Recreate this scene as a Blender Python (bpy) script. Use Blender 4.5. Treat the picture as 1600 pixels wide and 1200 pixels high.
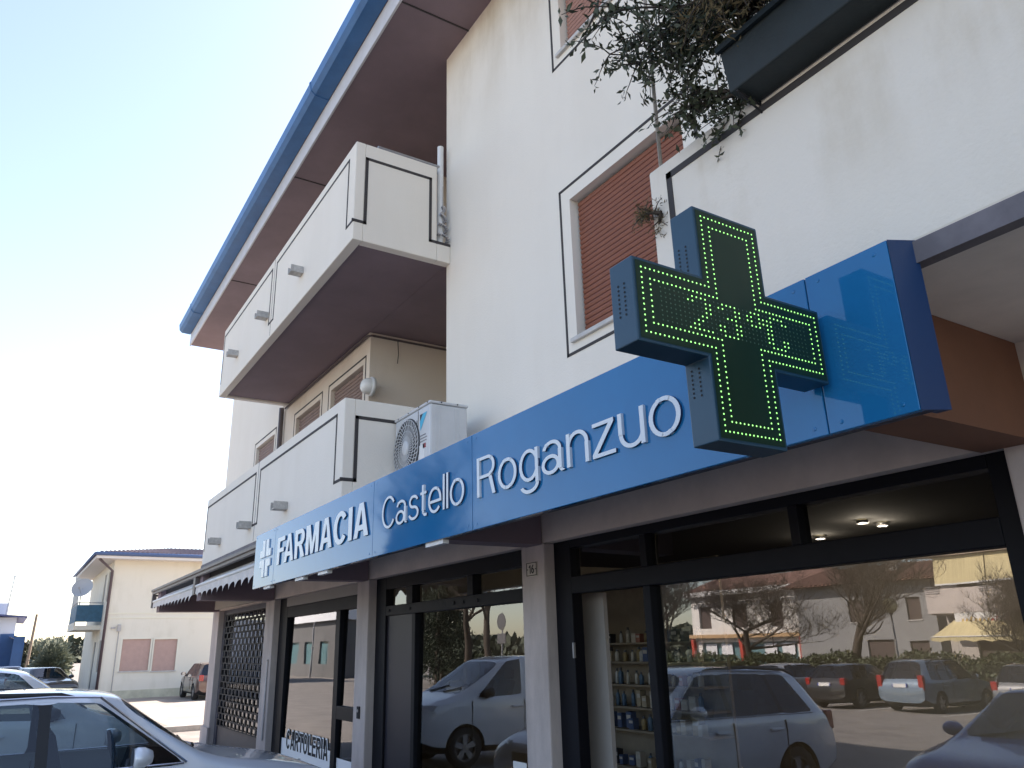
import bpy, bmesh, math, random
import numpy as np
from mathutils import Vector, Matrix

for o in list(bpy.data.objects): bpy.data.objects.remove(o)
SC = bpy.context.scene
COL = SC.collection
R_ = math.radians
random.seed(7)

# ------------------------------------------------------------------ camera
cam_d = bpy.data.cameras.new('camera'); cam = bpy.data.objects.new('camera', cam_d); COL.objects.link(cam)
cam_d.sensor_width = 36; cam_d.lens = 27.0; cam_d.clip_end = 3000; cam_d.clip_start = 0.05
_a = Vector((-800, 427, 1200)).normalized()
_c = Vector((-100, -3550, 1200)); _c = (_c - _a*_a.dot(_c)).normalized()
_b = _a.cross(_c)
ROWS = (-_a, _b, _c)                                   # world axes seen in the image frame
cam.matrix_world = Matrix(((ROWS[0][0], -ROWS[0][1], -ROWS[0][2], 0),
                           (ROWS[1][0], -ROWS[1][1], -ROWS[1][2], 0),
                           (ROWS[2][0], -ROWS[2][1], -ROWS[2][2], 1.92), (0, 0, 0, 1)))
SC.camera = cam

# ------------------------------------------------------------------ sky, sun, exposure
SUN_EL, SUN_AZ = R_(43), R_(-20)                        # behind the building, a little to the left
w = bpy.data.worlds.new('World'); SC.world = w; w.use_nodes = True
nt = w.node_tree; bg = nt.nodes['Background']
sky = nt.nodes.new('ShaderNodeTexSky'); sky.sky_type = 'NISHITA'; sky.sun_disc = False
sky.sun_elevation = SUN_EL; sky.sun_rotation = SUN_AZ; sky.altitude = 0
sky.air_density = 1.0; sky.dust_density = 1.0; sky.ozone_density = 1.0
nt.links.new(sky.outputs[0], bg.inputs[0]); bg.inputs[1].default_value = 0.13
sl = bpy.data.lights.new('sun', 'SUN'); sun = bpy.data.objects.new('sun', sl); COL.objects.link(sun)
sl.energy = 4.8; sl.angle = R_(0.6); sl.color = (1.0, .95, .87)
sdir = Vector((math.sin(SUN_AZ)*math.cos(SUN_EL), math.cos(SUN_AZ)*math.cos(SUN_EL), math.sin(SUN_EL)))
sun.rotation_euler = (-sdir).to_track_quat('-Z', 'Y').to_euler(); sun.location = (0, 0, 30)
vs = SC.view_settings; vs.view_transform = 'Standard'; vs.look = 'None'; vs.gamma = 1; vs.exposure = 1.72
vs.use_curve_mapping = False
vs.use_white_balance = True; vs.white_balance_temperature = 7200; vs.white_balance_tint = 17   # camera balanced for the shade

# ------------------------------------------------------------------ materials
MATS = {}
def mat(name, col, rough=.8, var=.0, scale=3.0, stretch=(1, 1, 1), bump=0, bscale=80, metal=0, coat=0, spec=.5,
        col2=None, lo=.4, hi=.7):
    if name in MATS: return MATS[name]
    m = bpy.data.materials.new(name); m.use_nodes = True; n = m.node_tree.nodes; l = m.node_tree.links
    b = n['Principled BSDF']; b.inputs['Base Color'].default_value = (*col, 1); b.inputs['Roughness'].default_value = rough
    b.inputs['Metallic'].default_value = metal; b.inputs['Coat Weight'].default_value = coat
    b.inputs['Specular IOR Level'].default_value = spec; b.inputs['Coat Roughness'].default_value = .04
    if var or bump:
        g = n.new('ShaderNodeNewGeometry'); mp = n.new('ShaderNodeMapping'); mp.inputs['Scale'].default_value = stretch
        l.new(g.outputs['Position'], mp.inputs['Vector'])
    if var:
        t = n.new('ShaderNodeTexNoise'); t.inputs['Scale'].default_value = scale; t.inputs['Detail'].default_value = 8
        t.inputs['Roughness'].default_value = .65
        l.new(mp.outputs[0], t.inputs['Vector'])
        r = n.new('ShaderNodeValToRGB'); r.color_ramp.elements[0].position = lo; r.color_ramp.elements[1].position = hi
        c2 = col2 or tuple(c*(1-var) for c in col)
        r.color_ramp.elements[0].color = (*c2, 1); r.color_ramp.elements[1].color = (*col, 1)
        l.new(t.outputs['Fac'], r.inputs['Fac']); l.new(r.outputs['Color'], b.inputs['Base Color'])
    if bump:
        t2 = n.new('ShaderNodeTexNoise'); t2.inputs['Scale'].default_value = bscale; t2.inputs['Detail'].default_value = 4
        l.new(g.outputs['Position'], t2.inputs['Vector'])
        bp = n.new('ShaderNodeBump'); bp.inputs['Strength'].default_value = bump; bp.inputs['Distance'].default_value = .01
        l.new(t2.outputs['Fac'], bp.inputs['Height']); l.new(bp.outputs[0], b.inputs['Normal'])
    MATS[name] = m; return m

def glass(name, tint, ior, rough=0.0, wave=0):
    if name in MATS: return MATS[name]
    m = bpy.data.materials.new(name); m.use_nodes = True; n = m.node_tree.nodes; l = m.node_tree.links
    n.remove(n['Principled BSDF']); out = n['Material Output']
    tr = n.new('ShaderNodeBsdfTransparent'); tr.inputs[0].default_value = (*tint, 1)
    gl = n.new('ShaderNodeBsdfGlossy'); gl.inputs['Roughness'].default_value = rough; gl.inputs[0].default_value = (.95, .97, 1, 1)
    fr = n.new('ShaderNodeFresnel'); fr.inputs['IOR'].default_value = ior
    if wave:                                              # float glass is never perfectly flat
        g = n.new('ShaderNodeNewGeometry'); t = n.new('ShaderNodeTexNoise'); t.inputs['Scale'].default_value = 1.3; t.inputs['Detail'].default_value = 2; l.new(g.outputs['Position'], t.inputs['Vector'])
        bp = n.new('ShaderNodeBump'); bp.inputs['Strength'].default_value = wave; bp.inputs['Distance'].default_value = .01; l.new(t.outputs['Fac'], bp.inputs['Height']); l.new(bp.outputs[0], gl.inputs['Normal'])
    mx = n.new('ShaderNodeMixShader'); l.new(fr.outputs[0], mx.inputs[0]); l.new(tr.outputs[0], mx.inputs[1]); l.new(gl.outputs[0], mx.inputs[2])
    l.new(mx.outputs[0], out.inputs[0]); MATS[name] = m; return m

def emit(name, col, st):
    if name in MATS: return MATS[name]
    m = bpy.data.materials.new(name); m.use_nodes = True; b = m.node_tree.nodes['Principled BSDF']
    b.inputs['Base Color'].default_value = (*col, 1); b.inputs['Emission Color'].default_value = (*col, 1)
    b.inputs['Emission Strength'].default_value = st; MATS[name] = m; return m

def stained_wall(name, col, stain, amount, drip=None):
    """stucco with faint vertical weather streaks and blotches that belong to the plaster itself"""
    m = bpy.data.materials.new(name); m.use_nodes = True; n = m.node_tree.nodes; l = m.node_tree.links
    b = n['Principled BSDF']; b.inputs['Roughness'].default_value = .92; b.inputs['Specular IOR Level'].default_value = .2
    g = n.new('ShaderNodeNewGeometry')
    def noise(sc, st, det):
        mp = n.new('ShaderNodeMapping'); mp.inputs['Scale'].default_value = st; l.new(g.outputs['Position'], mp.inputs[0])
        t = n.new('ShaderNodeTexNoise'); t.inputs['Scale'].default_value = sc; t.inputs['Detail'].default_value = det
        t.inputs['Roughness'].default_value = .6; l.new(mp.outputs[0], t.inputs['Vector']); return t
    s = noise(2.2, (1, 1, .18), 8); q = noise(.8, (1, 1, 1), 6)
    mu = n.new('ShaderNodeMath'); mu.operation = 'MULTIPLY'; l.new(s.outputs['Fac'], mu.inputs[0]); l.new(q.outputs['Fac'], mu.inputs[1])
    r = n.new('ShaderNodeMapRange'); r.inputs[1].default_value = .25; r.inputs[2].default_value = .40; r.inputs[3].default_value = 0; r.inputs[4].default_value = amount
    l.new(mu.outputs[0], r.inputs[0])
    fac = r.outputs[0]
    if drip:                                              # run-off stains that start under the coping and fade downwards
        sp = n.new('ShaderNodeSeparateXYZ'); l.new(g.outputs['Position'], sp.inputs[0]); dr = n.new('ShaderNodeMapRange'); dr.interpolation_type = 'SMOOTHSTEP'
        dr.inputs[1].default_value = drip[0]; dr.inputs[2].default_value = drip[1]; dr.inputs[3].default_value = .12; dr.inputs[4].default_value = 1; l.new(sp.outputs[2], dr.inputs[0])
        m3 = n.new('ShaderNodeMath'); m3.operation = 'MULTIPLY'; l.new(fac, m3.inputs[0]); l.new(dr.outputs[0], m3.inputs[1]); fac = m3.outputs[0]
        r.inputs[1].default_value = .19; r.inputs[2].default_value = .33
    mx = n.new('ShaderNodeMixRGB'); mx.inputs[1].default_value = (*col, 1); mx.inputs[2].default_value = (*stain, 1); l.new(fac, mx.inputs[0])
    l.new(mx.outputs[0], b.inputs['Base Color'])
    t2 = noise(55, (1, 1, 1), 5); bp = n.new('ShaderNodeBump'); bp.inputs['Strength'].default_value = .25; bp.inputs['Distance'].default_value = .012
    l.new(t2.outputs['Fac'], bp.inputs['Height']); l.new(bp.outputs[0], b.inputs['Normal'])
    MATS[name] = m; return m

WHITE = stained_wall('white_stucco', (.79, .735, .65), (.50, .42, .31), .62, (7.6, 9.45))
PARAPET = stained_wall('stained_parapet', (.77, .71, .62), (.43, .33, .19), .75, (3.45, 4.4))
BEIGE = stained_wall('beige_stucco', (.70, .62, .53), (.5, .42, .34), .35)
CREAM = stained_wall('cream_stucco', (.74, .69, .58), (.54, .5, .38), .35)
PILLAR = mat('pillar_render', (.54, .47, .44), .85, .28, 3, (1, 1, .3), .15, 60)
SOFFIT = mat('brown_soffit', (.25, .185, .205), .75, .18, .9)
BROWN = mat('brown_beam', (.20, .088, .05), .8, .12, 3)
CEIL = mat('beige_ceiling', (.80, .71, .63), .9, .15, 2, bump=.1)
LINE = mat('dark_groove', (.045, .04, .04), .8)
BLUE = mat('sign_blue', (.002, .155, .365), .045, .10, 1.5, spec=.45)
LETTER = mat('letter_white', (.66, .71, .74), .35, coat=.2)
LETTER_EDGE = mat('letter_edge', (.03, .06, .13), .5)
GUTTER = mat('blue_gutter', (.05, .19, .43), .45, .25, 2)
FASCIA = mat('pale_fascia', (.62, .62, .64), .6, .12, 4)
FRAME = mat('anthracite_frame', (.006, .007, .011), .5, .2, 5, spec=.15)
FRAME2 = mat('frame_grey', (.055, .055, .075), .4, .15, 2)
SHUT = mat('brown_shutter', (.27, .085, .045), .55, .2, 6, (1, 1, 6))
SHUTP = mat('pink_shutter', (.40, .20, .15), .6, .12, 5)
STONE = mat('sill_stone', (.6, .58, .55), .7, .2, 8)
METAL = mat('grey_metal', (.42, .42, .43), .45, .2, 8, metal=.6)
ZINC = mat('zinc_spout', (.55, .53, .50), .5, .3, 20, metal=.5)
DARK = mat('matt_dark', (.012, .012, .014), .8)
GREYB = mat('canopy_metal', (.15, .125, .115), .5, .25, 6)
AWN = mat('awning_canvas', (.70, .66, .62), .85, .15, 6)
PVC = mat('white_plastic', (.72, .72, .70), .4, .08, 6)
ACG = mat('ac_casing', (.60, .61, .61), .42, .08, 4)
SHOPGLASS = glass('shop_glass', (.74, .79, .80), 2.35, 0, .06)
DOORP = mat('door_panel', (.03, .028, .036), .4, .15, 1.5, spec=.25)

# ------------------------------------------------------------------ mesh helpers
class MB:
    def __init__(s): s.v = []; s.f = []
    def quad(s, a, b, c, d): k = len(s.v); s.v += [tuple(a), tuple(b), tuple(c), tuple(d)]; s.f.append((k, k+1, k+2, k+3)); return s
    def poly(s, pts): k = len(s.v); s.v += [tuple(p) for p in pts]; s.f.append(tuple(range(k, k+len(pts)))); return s
    def box(s, x0, x1, y0, y1, z0, z1):
        k = len(s.v)
        s.v += [(x0,y0,z0),(x1,y0,z0),(x1,y1,z0),(x0,y1,z0),(x0,y0,z1),(x1,y0,z1),(x1,y1,z1),(x0,y1,z1)]
        s.f += [tuple(k+i for i in q) for q in ((0,3,2,1),(4,5,6,7),(0,1,5,4),(1,2,6,5),(2,3,7,6),(3,0,4,7))]; return s
    def prism(s, pts, d):                                # closed outline moved along vector d
        k = len(s.v); n = len(pts); d = Vector(d)
        s.v += [tuple(p) for p in pts] + [tuple(Vector(p)+d) for p in pts]
        s.f += [tuple(range(k+n-1, k-1, -1)), tuple(range(k+n, k+2*n))]
        for i in range(n): j = (i+1) % n; s.f.append((k+i, k+j, k+n+j, k+n+i))
        return s
    def tube(s, pts, r, n=8, cap=True):
        pts = [Vector(p) for p in pts]; rr = r if isinstance(r, (list, tuple)) else [r]*len(pts); k0 = len(s.v)
        u = None
        for i, p in enumerate(pts):
            d = (pts[min(i+1, len(pts)-1)] - pts[max(i-1, 0)]).normalized()
            if u is None: u = d.orthogonal().normalized()
            u = (u - d*u.dot(d)); u = u.normalized() if u.length > 1e-6 else d.orthogonal().normalized()
            q = d.cross(u)
            for a in range(n):
                t = 2*math.pi*a/n; s.v.append(tuple(p + (u*math.cos(t)+q*math.sin(t))*rr[i]))
        for i in range(len(pts)-1):
            for a in range(n):
                b = (a+1) % n; s.f.append((k0+i*n+a, k0+i*n+b, k0+(i+1)*n+b, k0+(i+1)*n+a))
        if cap: s.f.append(tuple(k0+a for a in range(n-1, -1, -1))); s.f.append(tuple(k0+(len(pts)-1)*n+a for a in range(n)))
        return s
    def lathe(s, prof, c=(0,0,0), axis='z', n=20, cap=False):
        k = len(s.v); c = Vector(c)
        for (r, h) in prof:
            for a in range(n):
                t = 2*math.pi*a/n; x, y = r*math.cos(t), r*math.sin(t)
                s.v.append(tuple(c + (Vector((x, y, h)) if axis == 'z' else Vector((h, x, y)) if axis == 'x' else Vector((y, h, x)))))
        for i in range(len(prof)-1):
            for a in range(n):
                b = (a+1) % n; s.f.append((k+i*n+a, k+i*n+b, k+(i+1)*n+b, k+(i+1)*n+a))
        return s
    def build(s, name, m=None, parent=None, smooth=False, bevel=0, fixn=False):
        me = bpy.data.meshes.new(name); me.from_pydata(s.v, [], s.f)
        if fixn:
            bm = bmesh.new(); bm.from_mesh(me); bmesh.ops.recalc_face_normals(bm, faces=bm.faces); bm.to_mesh(me); bm.free()
        me.update()
        if m: me.materials.append(m)
        if smooth: me.polygons.foreach_set('use_smooth', [True]*len(me.polygons))
        o = bpy.data.objects.new(name, me); COL.objects.link(o)
        if parent: o.parent = parent; o.matrix_parent_inverse = MPI(parent)
        if bevel:
            md = o.modifiers.new('bevel', 'BEVEL'); md.width = bevel; md.segments = 2; md.limit_method = 'ANGLE'
        return o
def world(o):
    m = o.matrix_basis.copy(); 
    return world(o.parent) @ o.matrix_parent_inverse @ m if o.parent else m
def MPI(p): return world(p).inverted()
def tag(o, label=None, cat=None, group=None, kind=None):
    if label: o['label'] = label
    if cat: o['category'] = cat
    if group: o['group'] = group
    if kind: o['kind'] = kind
    return o
def thing(name, label, cat, loc=(0,0,0), group=None):
    o = bpy.data.objects.new(name, None); COL.objects.link(o); o.location = loc; o.empty_display_size = .2
    return tag(o, label, cat, group)
def dup_part(o, parent, d=(0,0,0), name=None):
    c = o.copy(); COL.objects.link(c); c.parent = parent; c.matrix_parent_inverse = MPI(parent); c.location = Vector(o.location)+Vector(d)
    return c
def copy_tree(o, parent=None):
    c = o.copy(); COL.objects.link(c); c.parent = parent
    for ch in o.children: copy_tree(ch, c)
    return c
def wall_holes(mb, x0, x1, z0, z1, y, holes, depth, t=lambda x, y, z: (x, y, z)):
    xs = sorted({x0, x1, *[h[0] for h in holes], *[h[1] for h in holes]}); zs = sorted({z0, z1, *[h[2] for h in holes], *[h[3] for h in holes]})
    for i in range(len(xs)-1):
        for j in range(len(zs)-1):
            cx, cz = (xs[i]+xs[i+1])/2, (zs[j]+zs[j+1])/2
            if any(h[0] < cx < h[1] and h[2] < cz < h[3] for h in holes): continue
            mb.quad(t(xs[i],y,zs[j]), t(xs[i+1],y,zs[j]), t(xs[i+1],y,zs[j+1]), t(xs[i],y,zs[j+1]))
    for (a, b, c, d) in holes:
        mb.quad(t(a,y,c), t(a,y,d), t(a,y+depth,d), t(a,y+depth,c)); mb.quad(t(b,y,c), t(b,y+depth,c), t(b,y+depth,d), t(b,y,d))
        mb.quad(t(a,y,d), t(b,y,d), t(b,y+depth,d), t(a,y+depth,d)); mb.quad(t(a,y,c), t(a,y+depth,c), t(b,y+depth,c), t(b,y,c))
    return mb
FONT = None
try:                                                    # the grotesque that ships with Blender's own interface
    FONT = bpy.data.fonts.load(bpy.utils.system_resource('DATAFILES', path='fonts') + '/Inter.woff2')
except Exception: FONT = None
def text_islands(body, bold=0.0, font_scale=1.0):
    """glyph meshes of a word in the text plane, one list of (verts, faces) per letter, flat"""
    cu = bpy.data.curves.new('word', 'FONT'); cu.body = body; cu.font = (FONT if not body[0].isdigit() and FONT else cu.font); cu.size = 1; cu.offset = bold; cu.resolution_u = 6
    cu.fill_mode = 'FRONT'; cu.extrude = 0
    ob = bpy.data.objects.new('word', cu); COL.objects.link(ob)
    dg = bpy.context.evaluated_depsgraph_get(); me = bpy.data.meshes.new_from_object(ob.evaluated_get(dg))
    bpy.data.objects.remove(ob); bpy.data.curves.remove(cu)
    bm = bmesh.new(); bm.from_mesh(me); bpy.data.meshes.remove(me)
    bmesh.ops.remove_doubles(bm, verts=bm.verts, dist=1e-5); bm.verts.ensure_lookup_table()
    seen = set(); out = []
    for v in bm.verts:
        if v.index in seen: continue
        st = [v]; isl = []
        while st:
            q = st.pop()
            if q.index in seen: continue
            seen.add(q.index); isl.append(q)
            st += [e.other_vert(q) for e in q.link_edges]
        ids = {q.index: i for i, q in enumerate(isl)}
        fs = {f for q in isl for f in q.link_faces}
        # outline edges (for side walls)
        edges = [(ids[l.vert.index], ids[l.link_loop_next.vert.index]) for f in fs for l in f.loops if len(l.edge.link_faces) == 1]
        out.append(([(q.co.x, q.co.y) for q in isl], [tuple(ids[x.index] for x in f.verts) for f in fs], edges))
    bm.free(); out.sort(key=lambda t: min(p[0] for p in t[0]))
    return out
def ring(cx, cz, rx, rz, ix, iz, a0, a1, n=20):
    P = []
    for k in range(n):
        t0, t1 = a0+(a1-a0)*k/n, a0+(a1-a0)*(k+1)/n
        P.append([(cx+rx*math.cos(t0),cz+rz*math.sin(t0)), (cx+rx*math.cos(t1),cz+rz*math.sin(t1)), (cx+ix*math.cos(t1),cz+iz*math.sin(t1)), (cx+ix*math.cos(t0),cz+iz*math.sin(t0))])
    return P
def rect(a, b, c, d): return [(a,c),(b,c),(b,d),(a,d)]
def block_glyph(ch, w=.20, t=.155):
    'heavy grotesque capitals as convex pieces that butt together; returns pieces and advance width'
    if ch == 'I': return [rect(0,w,0,1)], w
    if ch == 'F': return [rect(0,w,0,1), rect(w,.60,1-t,1), rect(w,.54,.44,.44+t)], .60
    if ch == 'E': return [rect(0,w,0,1), rect(w,.62,1-t,1), rect(w,.57,.43,.43+t), rect(w,.64,0,t)], .64
    if ch == 'L': return [rect(0,w,0,1), rect(w,.58,0,t)], .58
    if ch == 'T': return [rect(0,.64,1-t,1), rect(.32-w/2,.32+w/2,0,1-t)], .64
    if ch == 'A':
        q = .165/.8; lo, hi = .20, .20+t
        L = [(0,0),(.205,0),(.37,.8),(.37,1),(.26,1)]
        return [L, [(.74-x,z) for x, z in L][::-1], [(.205+q*lo,lo),(.535-q*lo,lo),(.535-q*hi,hi),(.205+q*hi,hi)]], .74
    if ch == 'M':
        L = [(w,1),(.27,1),(.43,.36),(.43,0),(.35,0),(w,.62)]
        return [rect(0,w,0,1), rect(.86-w,.86,0,1), L, [(.86-x,z) for x, z in L][::-1]], .86
    if ch == '1': return [rect(.22,.22+w,0,1), [(0,.66),(.22,.76),(.22,.94),(0,.80)]], .42
    if ch == '6': return ring(.32,.31,.32,.325,.32-w,.325-t,0,2*math.pi,24) + ring(.56,.31,.56,.70,.56-w,.70-t,R_(95),R_(165),10), .64
    if ch == 'O': return ring(.40,.5,.40,.515,.40-w,.515-t,0,2*math.pi,28), .80
    if ch == 'C': return ring(.39,.5,.39,.515,.39-w,.515-t,R_(38),R_(322),24), .75
    if ch == 'R': return [rect(0,w,0,1), rect(w,.40,1-t,1), rect(w,.40,.42,.42+t)] + ring(.40,.71,.30,.29,.30-w,.29-t,-math.pi/2,math.pi/2,12) + [[(.30,.42),(.52,.42),(.73,0),(.50,0)]], .72
def light_glyph(ch, w=.10, t=.082):
    'light grotesque letters on the same plan'
    if ch == 'o': return ring(.345,.36,.345,.375,.345-w,.375-t,0,2*math.pi,28), .69
    if ch == 'C': return ring(.45,.5,.45,.515,.45-w,.515-t,R_(35),R_(325),26), .84
    if ch == 'l': return [rect(0,w,0,1.0)], w
    if ch == 't': return [rect(.11,.11+w,.17,.92), rect(0,.11,.64,.72), rect(.11+w,.34,.64,.72), rect(.28,.36,-.005,t-.005)] + ring(.28,.17,.17,.175,.17-w,.175-t,math.pi,1.5*math.pi,8), .36
    if ch == 'e': return ring(.35,.36,.35,.375,.35-w,.375-t,0,R_(320),26) + [rect(w-.01,.70,.36-t,.36)], .69
    if ch == 'a': return ring(.335,.50,.30,.235,.30-w,.235-t,0,R_(165),16) + [rect(.635-w,.635,.06,.50), [(.635-w,.06),(.635,.06),(.72,0),(.60,-.01)]] + ring(.285,.205,.285,.22,.285-w,.22-t,0,2*math.pi,24), .70
    if ch == 's': return ring(.31,.535,.27,.20,.27-w,.20-t,R_(15),R_(270),18) + ring(.31,.2,.30,.215,.30-w,.215-t,R_(90),R_(-165),18), .62
    if ch == 'R': return [rect(0,w,0,1), rect(w,.42,1-t,1), rect(w,.42,.45,.45+t)] + ring(.42,.725,.285,.275,.285-w,.275-t,-math.pi/2,math.pi/2,14) + [[(.46,.45),(.58,.47),(.72,0),(.60,0)]], .73
    if ch == 'g': return ring(.33,.36,.33,.375,.33-w,.375-t,0,2*math.pi,26) + [rect(.65-w,.65,-.06,.72)] + ring(.33,-.06,.32,.225,.32-w,.225-t,0,R_(-160),16), .66
    if ch == 'n': return [rect(0,w,0,.72), rect(.62-w,.62,0,.43)] + ring(.31,.43,.31,.305,.31-w,.305-t,0,math.pi,18), .62
    if ch == 'u': return [rect(.62-w,.62,0,.72), rect(0,w,.29,.72)] + ring(.31,.29,.31,.305,.31-w,.305-t,math.pi,2*math.pi,18), .62
    if ch == 'z': return [rect(.02,.58,.72-t,.72), rect(0,.60,0,t), [(0,t),(.135,t),(.58,.72-t),(.445,.72-t)]], .60
def block_word(body, x0, x1, z0, z1, y, thick, m, m_edge, parent, name='letter', gap=.09, grow=0.0, tight={}, stroke=(.20,.155), font=block_glyph):
    adv = []; x = 0; prev = ''
    for ch in body:
        g_, a_ = font(ch, *stroke); x += tight.get(prev+ch, 0); adv.append((x, g_)); x += a_+gap; prev = ch
    tot = x-gap; sx = (x1-x0)/tot; sz = z1-z0
    for xo, g_ in adv:
        mb = MB(); ne = []
        for i, pc in enumerate(g_):
            P = [(x0+(xo+u)*sx, z0+v*sz) for u, v in pc]
            if grow:
                c = (sum(p[0] for p in P)/len(P), sum(p[1] for p in P)/len(P)); P = [(p[0]+grow*(1 if p[0] > c[0] else -1), p[1]+grow*(1 if p[1] > c[1] else -1)) for p in P]
            up = font is light_glyph and len(g_) > 8 and abs(max(u for u, v in pc)-min(u for u, v in pc)-stroke[0]) < .001; d = thick + (.003 if up else 0); k = len(mb.f); mb.prism([(u, y-d, v) for u, v in P], (0, d, 0)); ne += [] if up else list(range(k+2, len(mb.f)))
        o = mb.build(name, m, parent, fixn=True)
        if m_edge:
            o.data.materials.append(m_edge)
            for i in ne: o.data.polygons[i].material_index = 1
def place_word(body, x0, x1, z0, z1, y, thick, m_face, m_edge, parent, bold=0, slant=0, cap='cap', name='letter', axis='front'):
    isl = text_islands(body, bold)
    ax0 = min(p[0] for i in isl for p in i[0]); ax1 = max(p[0] for i in isl for p in i[0])
    cx = [i for i in isl]
    hb = min(p[1] for p in cx[0][0]); ht = max(p[1] for p in cx[0][0])
    sx = (x1-x0)/(ax1-ax0); sz = (z1-z0)/(ht-hb); obs = []
    for pts, faces, edges in isl:
        P = [(x0+(p[0]-ax0)*sx + slant*(p[1]-hb)*sz, z0+(p[1]-hb)*sz) for p in pts]; n = len(P)
        mf = MB(); mf.v = [(x, y-thick, z) for x, z in P] + [(x, y, z) for x, z in P]
        mf.f = [tuple(f) for f in faces]; k = len(mf.f)
        mf.f += [(b, a, a+n, b+n) for a, b in edges]
        o = mf.build(name, m_face, parent)
        if m_edge:
            o.data.materials.append(m_edge)
            for i, p in enumerate(o.data.polygons):
                if i >= k: p.material_index = 1
        obs.append(o)
    return obs
def leaves(name, m, parent, pos, size, seed=0, up=.0, aspect=.45, smooth=False):
    """many leaf-sized faces: one folded leaf (two quads) at each of the points"""
    rg = np.random.default_rng(seed); n = len(pos); pos = np.asarray(pos, float)
    d = rg.normal(size=(n, 3)); d[:, 2] += up; d /= np.linalg.norm(d, axis=1, keepdims=True)
    e = rg.normal(size=(n, 3)); e -= d*np.sum(e*d, 1, keepdims=True); e /= np.linalg.norm(e, axis=1, keepdims=True)
    s = size*(.6+.8*rg.random((n, 1))); h = np.cross(d, e)*s*.12
    a = pos; b = pos + d*s*.5 + e*s*aspect*.5 + h; c = pos + d*s; f = pos + d*s*.5 - e*s*aspect*.5 + h
    v = np.stack([a, b, c, f], 1).reshape(-1, 3)
    me = bpy.data.meshes.new(name); me.vertices.add(4*n); me.vertices.foreach_set('co', v.ravel())
    idx = np.arange(4*n).reshape(n, 4); me.loops.add(4*n); me.loops.foreach_set('vertex_index', idx.ravel())
    me.polygons.add(n); me.polygons.foreach_set('loop_start', np.arange(n)*4); me.polygons.foreach_set('loop_total', np.full(n, 4))
    me.update(calc_edges=True); me.validate()
    me.materials.append(m); o = bpy.data.objects.new(name, me); COL.objects.link(o)
    if parent: o.parent = parent; o.matrix_parent_inverse = MPI(parent)
    return o
# ------------------------------------------------------------------ ground
YG, YB, YS, YGL = 3.904, 2.66, 2.56, 4.05
ASPH = mat('worn_asphalt', (.235, .215, .195), .9, .35, 1.2, (1, 1, 1), .35, 140, lo=.35, hi=.68)
PAVE = mat('sidewalk_concrete', (.33, .30, .28), .9, .25, 2.5, bump=.25, bscale=90)
KERB = mat('kerb_stone', (.36, .34, .32), .85, .25, 5)
YARD = mat('yard_concrete', (.36, .315, .265), .92, .32, .9, (1, 1, 1), .3, 60)
g = MB(); g.quad((-900,-900,0), (900,-900,0), (900,900,0), (-900,900,0)); tag(g.build('ground', ASPH), kind='structure')
g = MB(); g.quad((-40.9,4.2,.004), (-22.6,4.2,.004), (-22.6,30,.004), (-40.9,30,.004)); tag(g.build('yard', YARD), kind='structure')
g = MB(); g.box(-18.9, 8, 2.95, 4.6, -.05, .1); tag(g.build('sidewalk', PAVE, bevel=.01), kind='structure')
g = MB()
kb = tag(g.box(-18.9, 8, 2.8, 2.948, -.05, .106).build('kerb', KERB, bevel=.015), kind='structure')
yk = tag(MB().box(-22.75, -22.6, 3.2, 14, -.05, .14).build('yard_kerb', KERB, bevel=.015), kind='structure')
# painted parking lines between the stalls in front of the shops and along the hedge
PAINT = mat('road_paint', (.62, .62, .60), .8, .4, 9)
for i, (x, y0, y1) in enumerate([(-4.3,-2.4,2.6), (-6.85,-2.4,2.6), (-9.9,-2.4,2.6), (-11.9,-2.4,2.6), (-15,-2.4,2.6),
                                 (-11.4,-20.6,-16), (-14.3,-20.6,-16), (-17.15,-20.6,-16), (-19.95,-20.6,-16), (-22.8,-20.6,-16)]):
    tag(MB().quad((x-.06,y0,.004), (x+.06,y0,.004), (x+.06,y1,.004), (x-.06,y1,.004)).build('parking_line', PAINT), kind='structure')

# ------------------------------------------------------------------ the building
B = thing('apartment_building', 'white stucco apartment block with brown soffits and a blue gutter over the shops', 'building', (-10, YG, 0))
W1 = (-5.0, -3.53, 4.46, 5.87); W2 = (-5.0, -3.53, 7.58, 9.15); W3 = (.8, 2.3, 4.46, 5.87)
wall_holes(MB(), -7.5, 7, 3.36, 9.4, YG, [W1, W2], .17).box(-7.5, -7.3, YG+.002, 5.6, 3.2, 9.4).build('wall', WHITE, B)
BWS = [(-13.45, -12.12, 4.7, 5.9), (-11.6, -10.2, 4.7, 5.9)]
wall_holes(MB(), -14.28, -9.95, 3.3, 9.4, YG+.02, BWS, .15).quad((-9.95,YG+.02,3.3), (-9.95,5.6,3.3), (-9.95,5.6,9.4), (-9.95,YG+.02,9.4)).build('wall', BEIGE, B)
LW = (-16.1, -14.75, 4.7, 5.93)
wall_holes(MB(), -18.75, -14.28, 3.22, 9.4, YG, [LW], .15).quad((-14.28,YG,3.3), (-14.28,YG+.02,3.3), (-14.28,YG+.02,9.4), (-14.28,YG,9.4)).build('wall', WHITE, B)
MB().quad((-9.95,5.6,3.3), (-7.3,5.6,3.3), (-7.3,5.6,9.4), (-9.95,5.6,9.4)).build('loggia_wall', BEIGE, B)
MB().quad((-18.75,YG,0), (-18.75,YG,9.4), (-18.75,14,9.4), (-18.75,14,0)).quad((-18.75,14,0), (-18.75,14,9.4), (7,14,9.4), (7,14,0)).quad((7,14,0), (7,14,9.4), (7,YG,9.4), (7,YG,0)).build('rear_wall', WHITE, B)
MB().box(-9.94, -7.301, YG+.003, 5.6, 6.32, 6.5).build('loggia_ceiling', SOFFIT, B)
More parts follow.
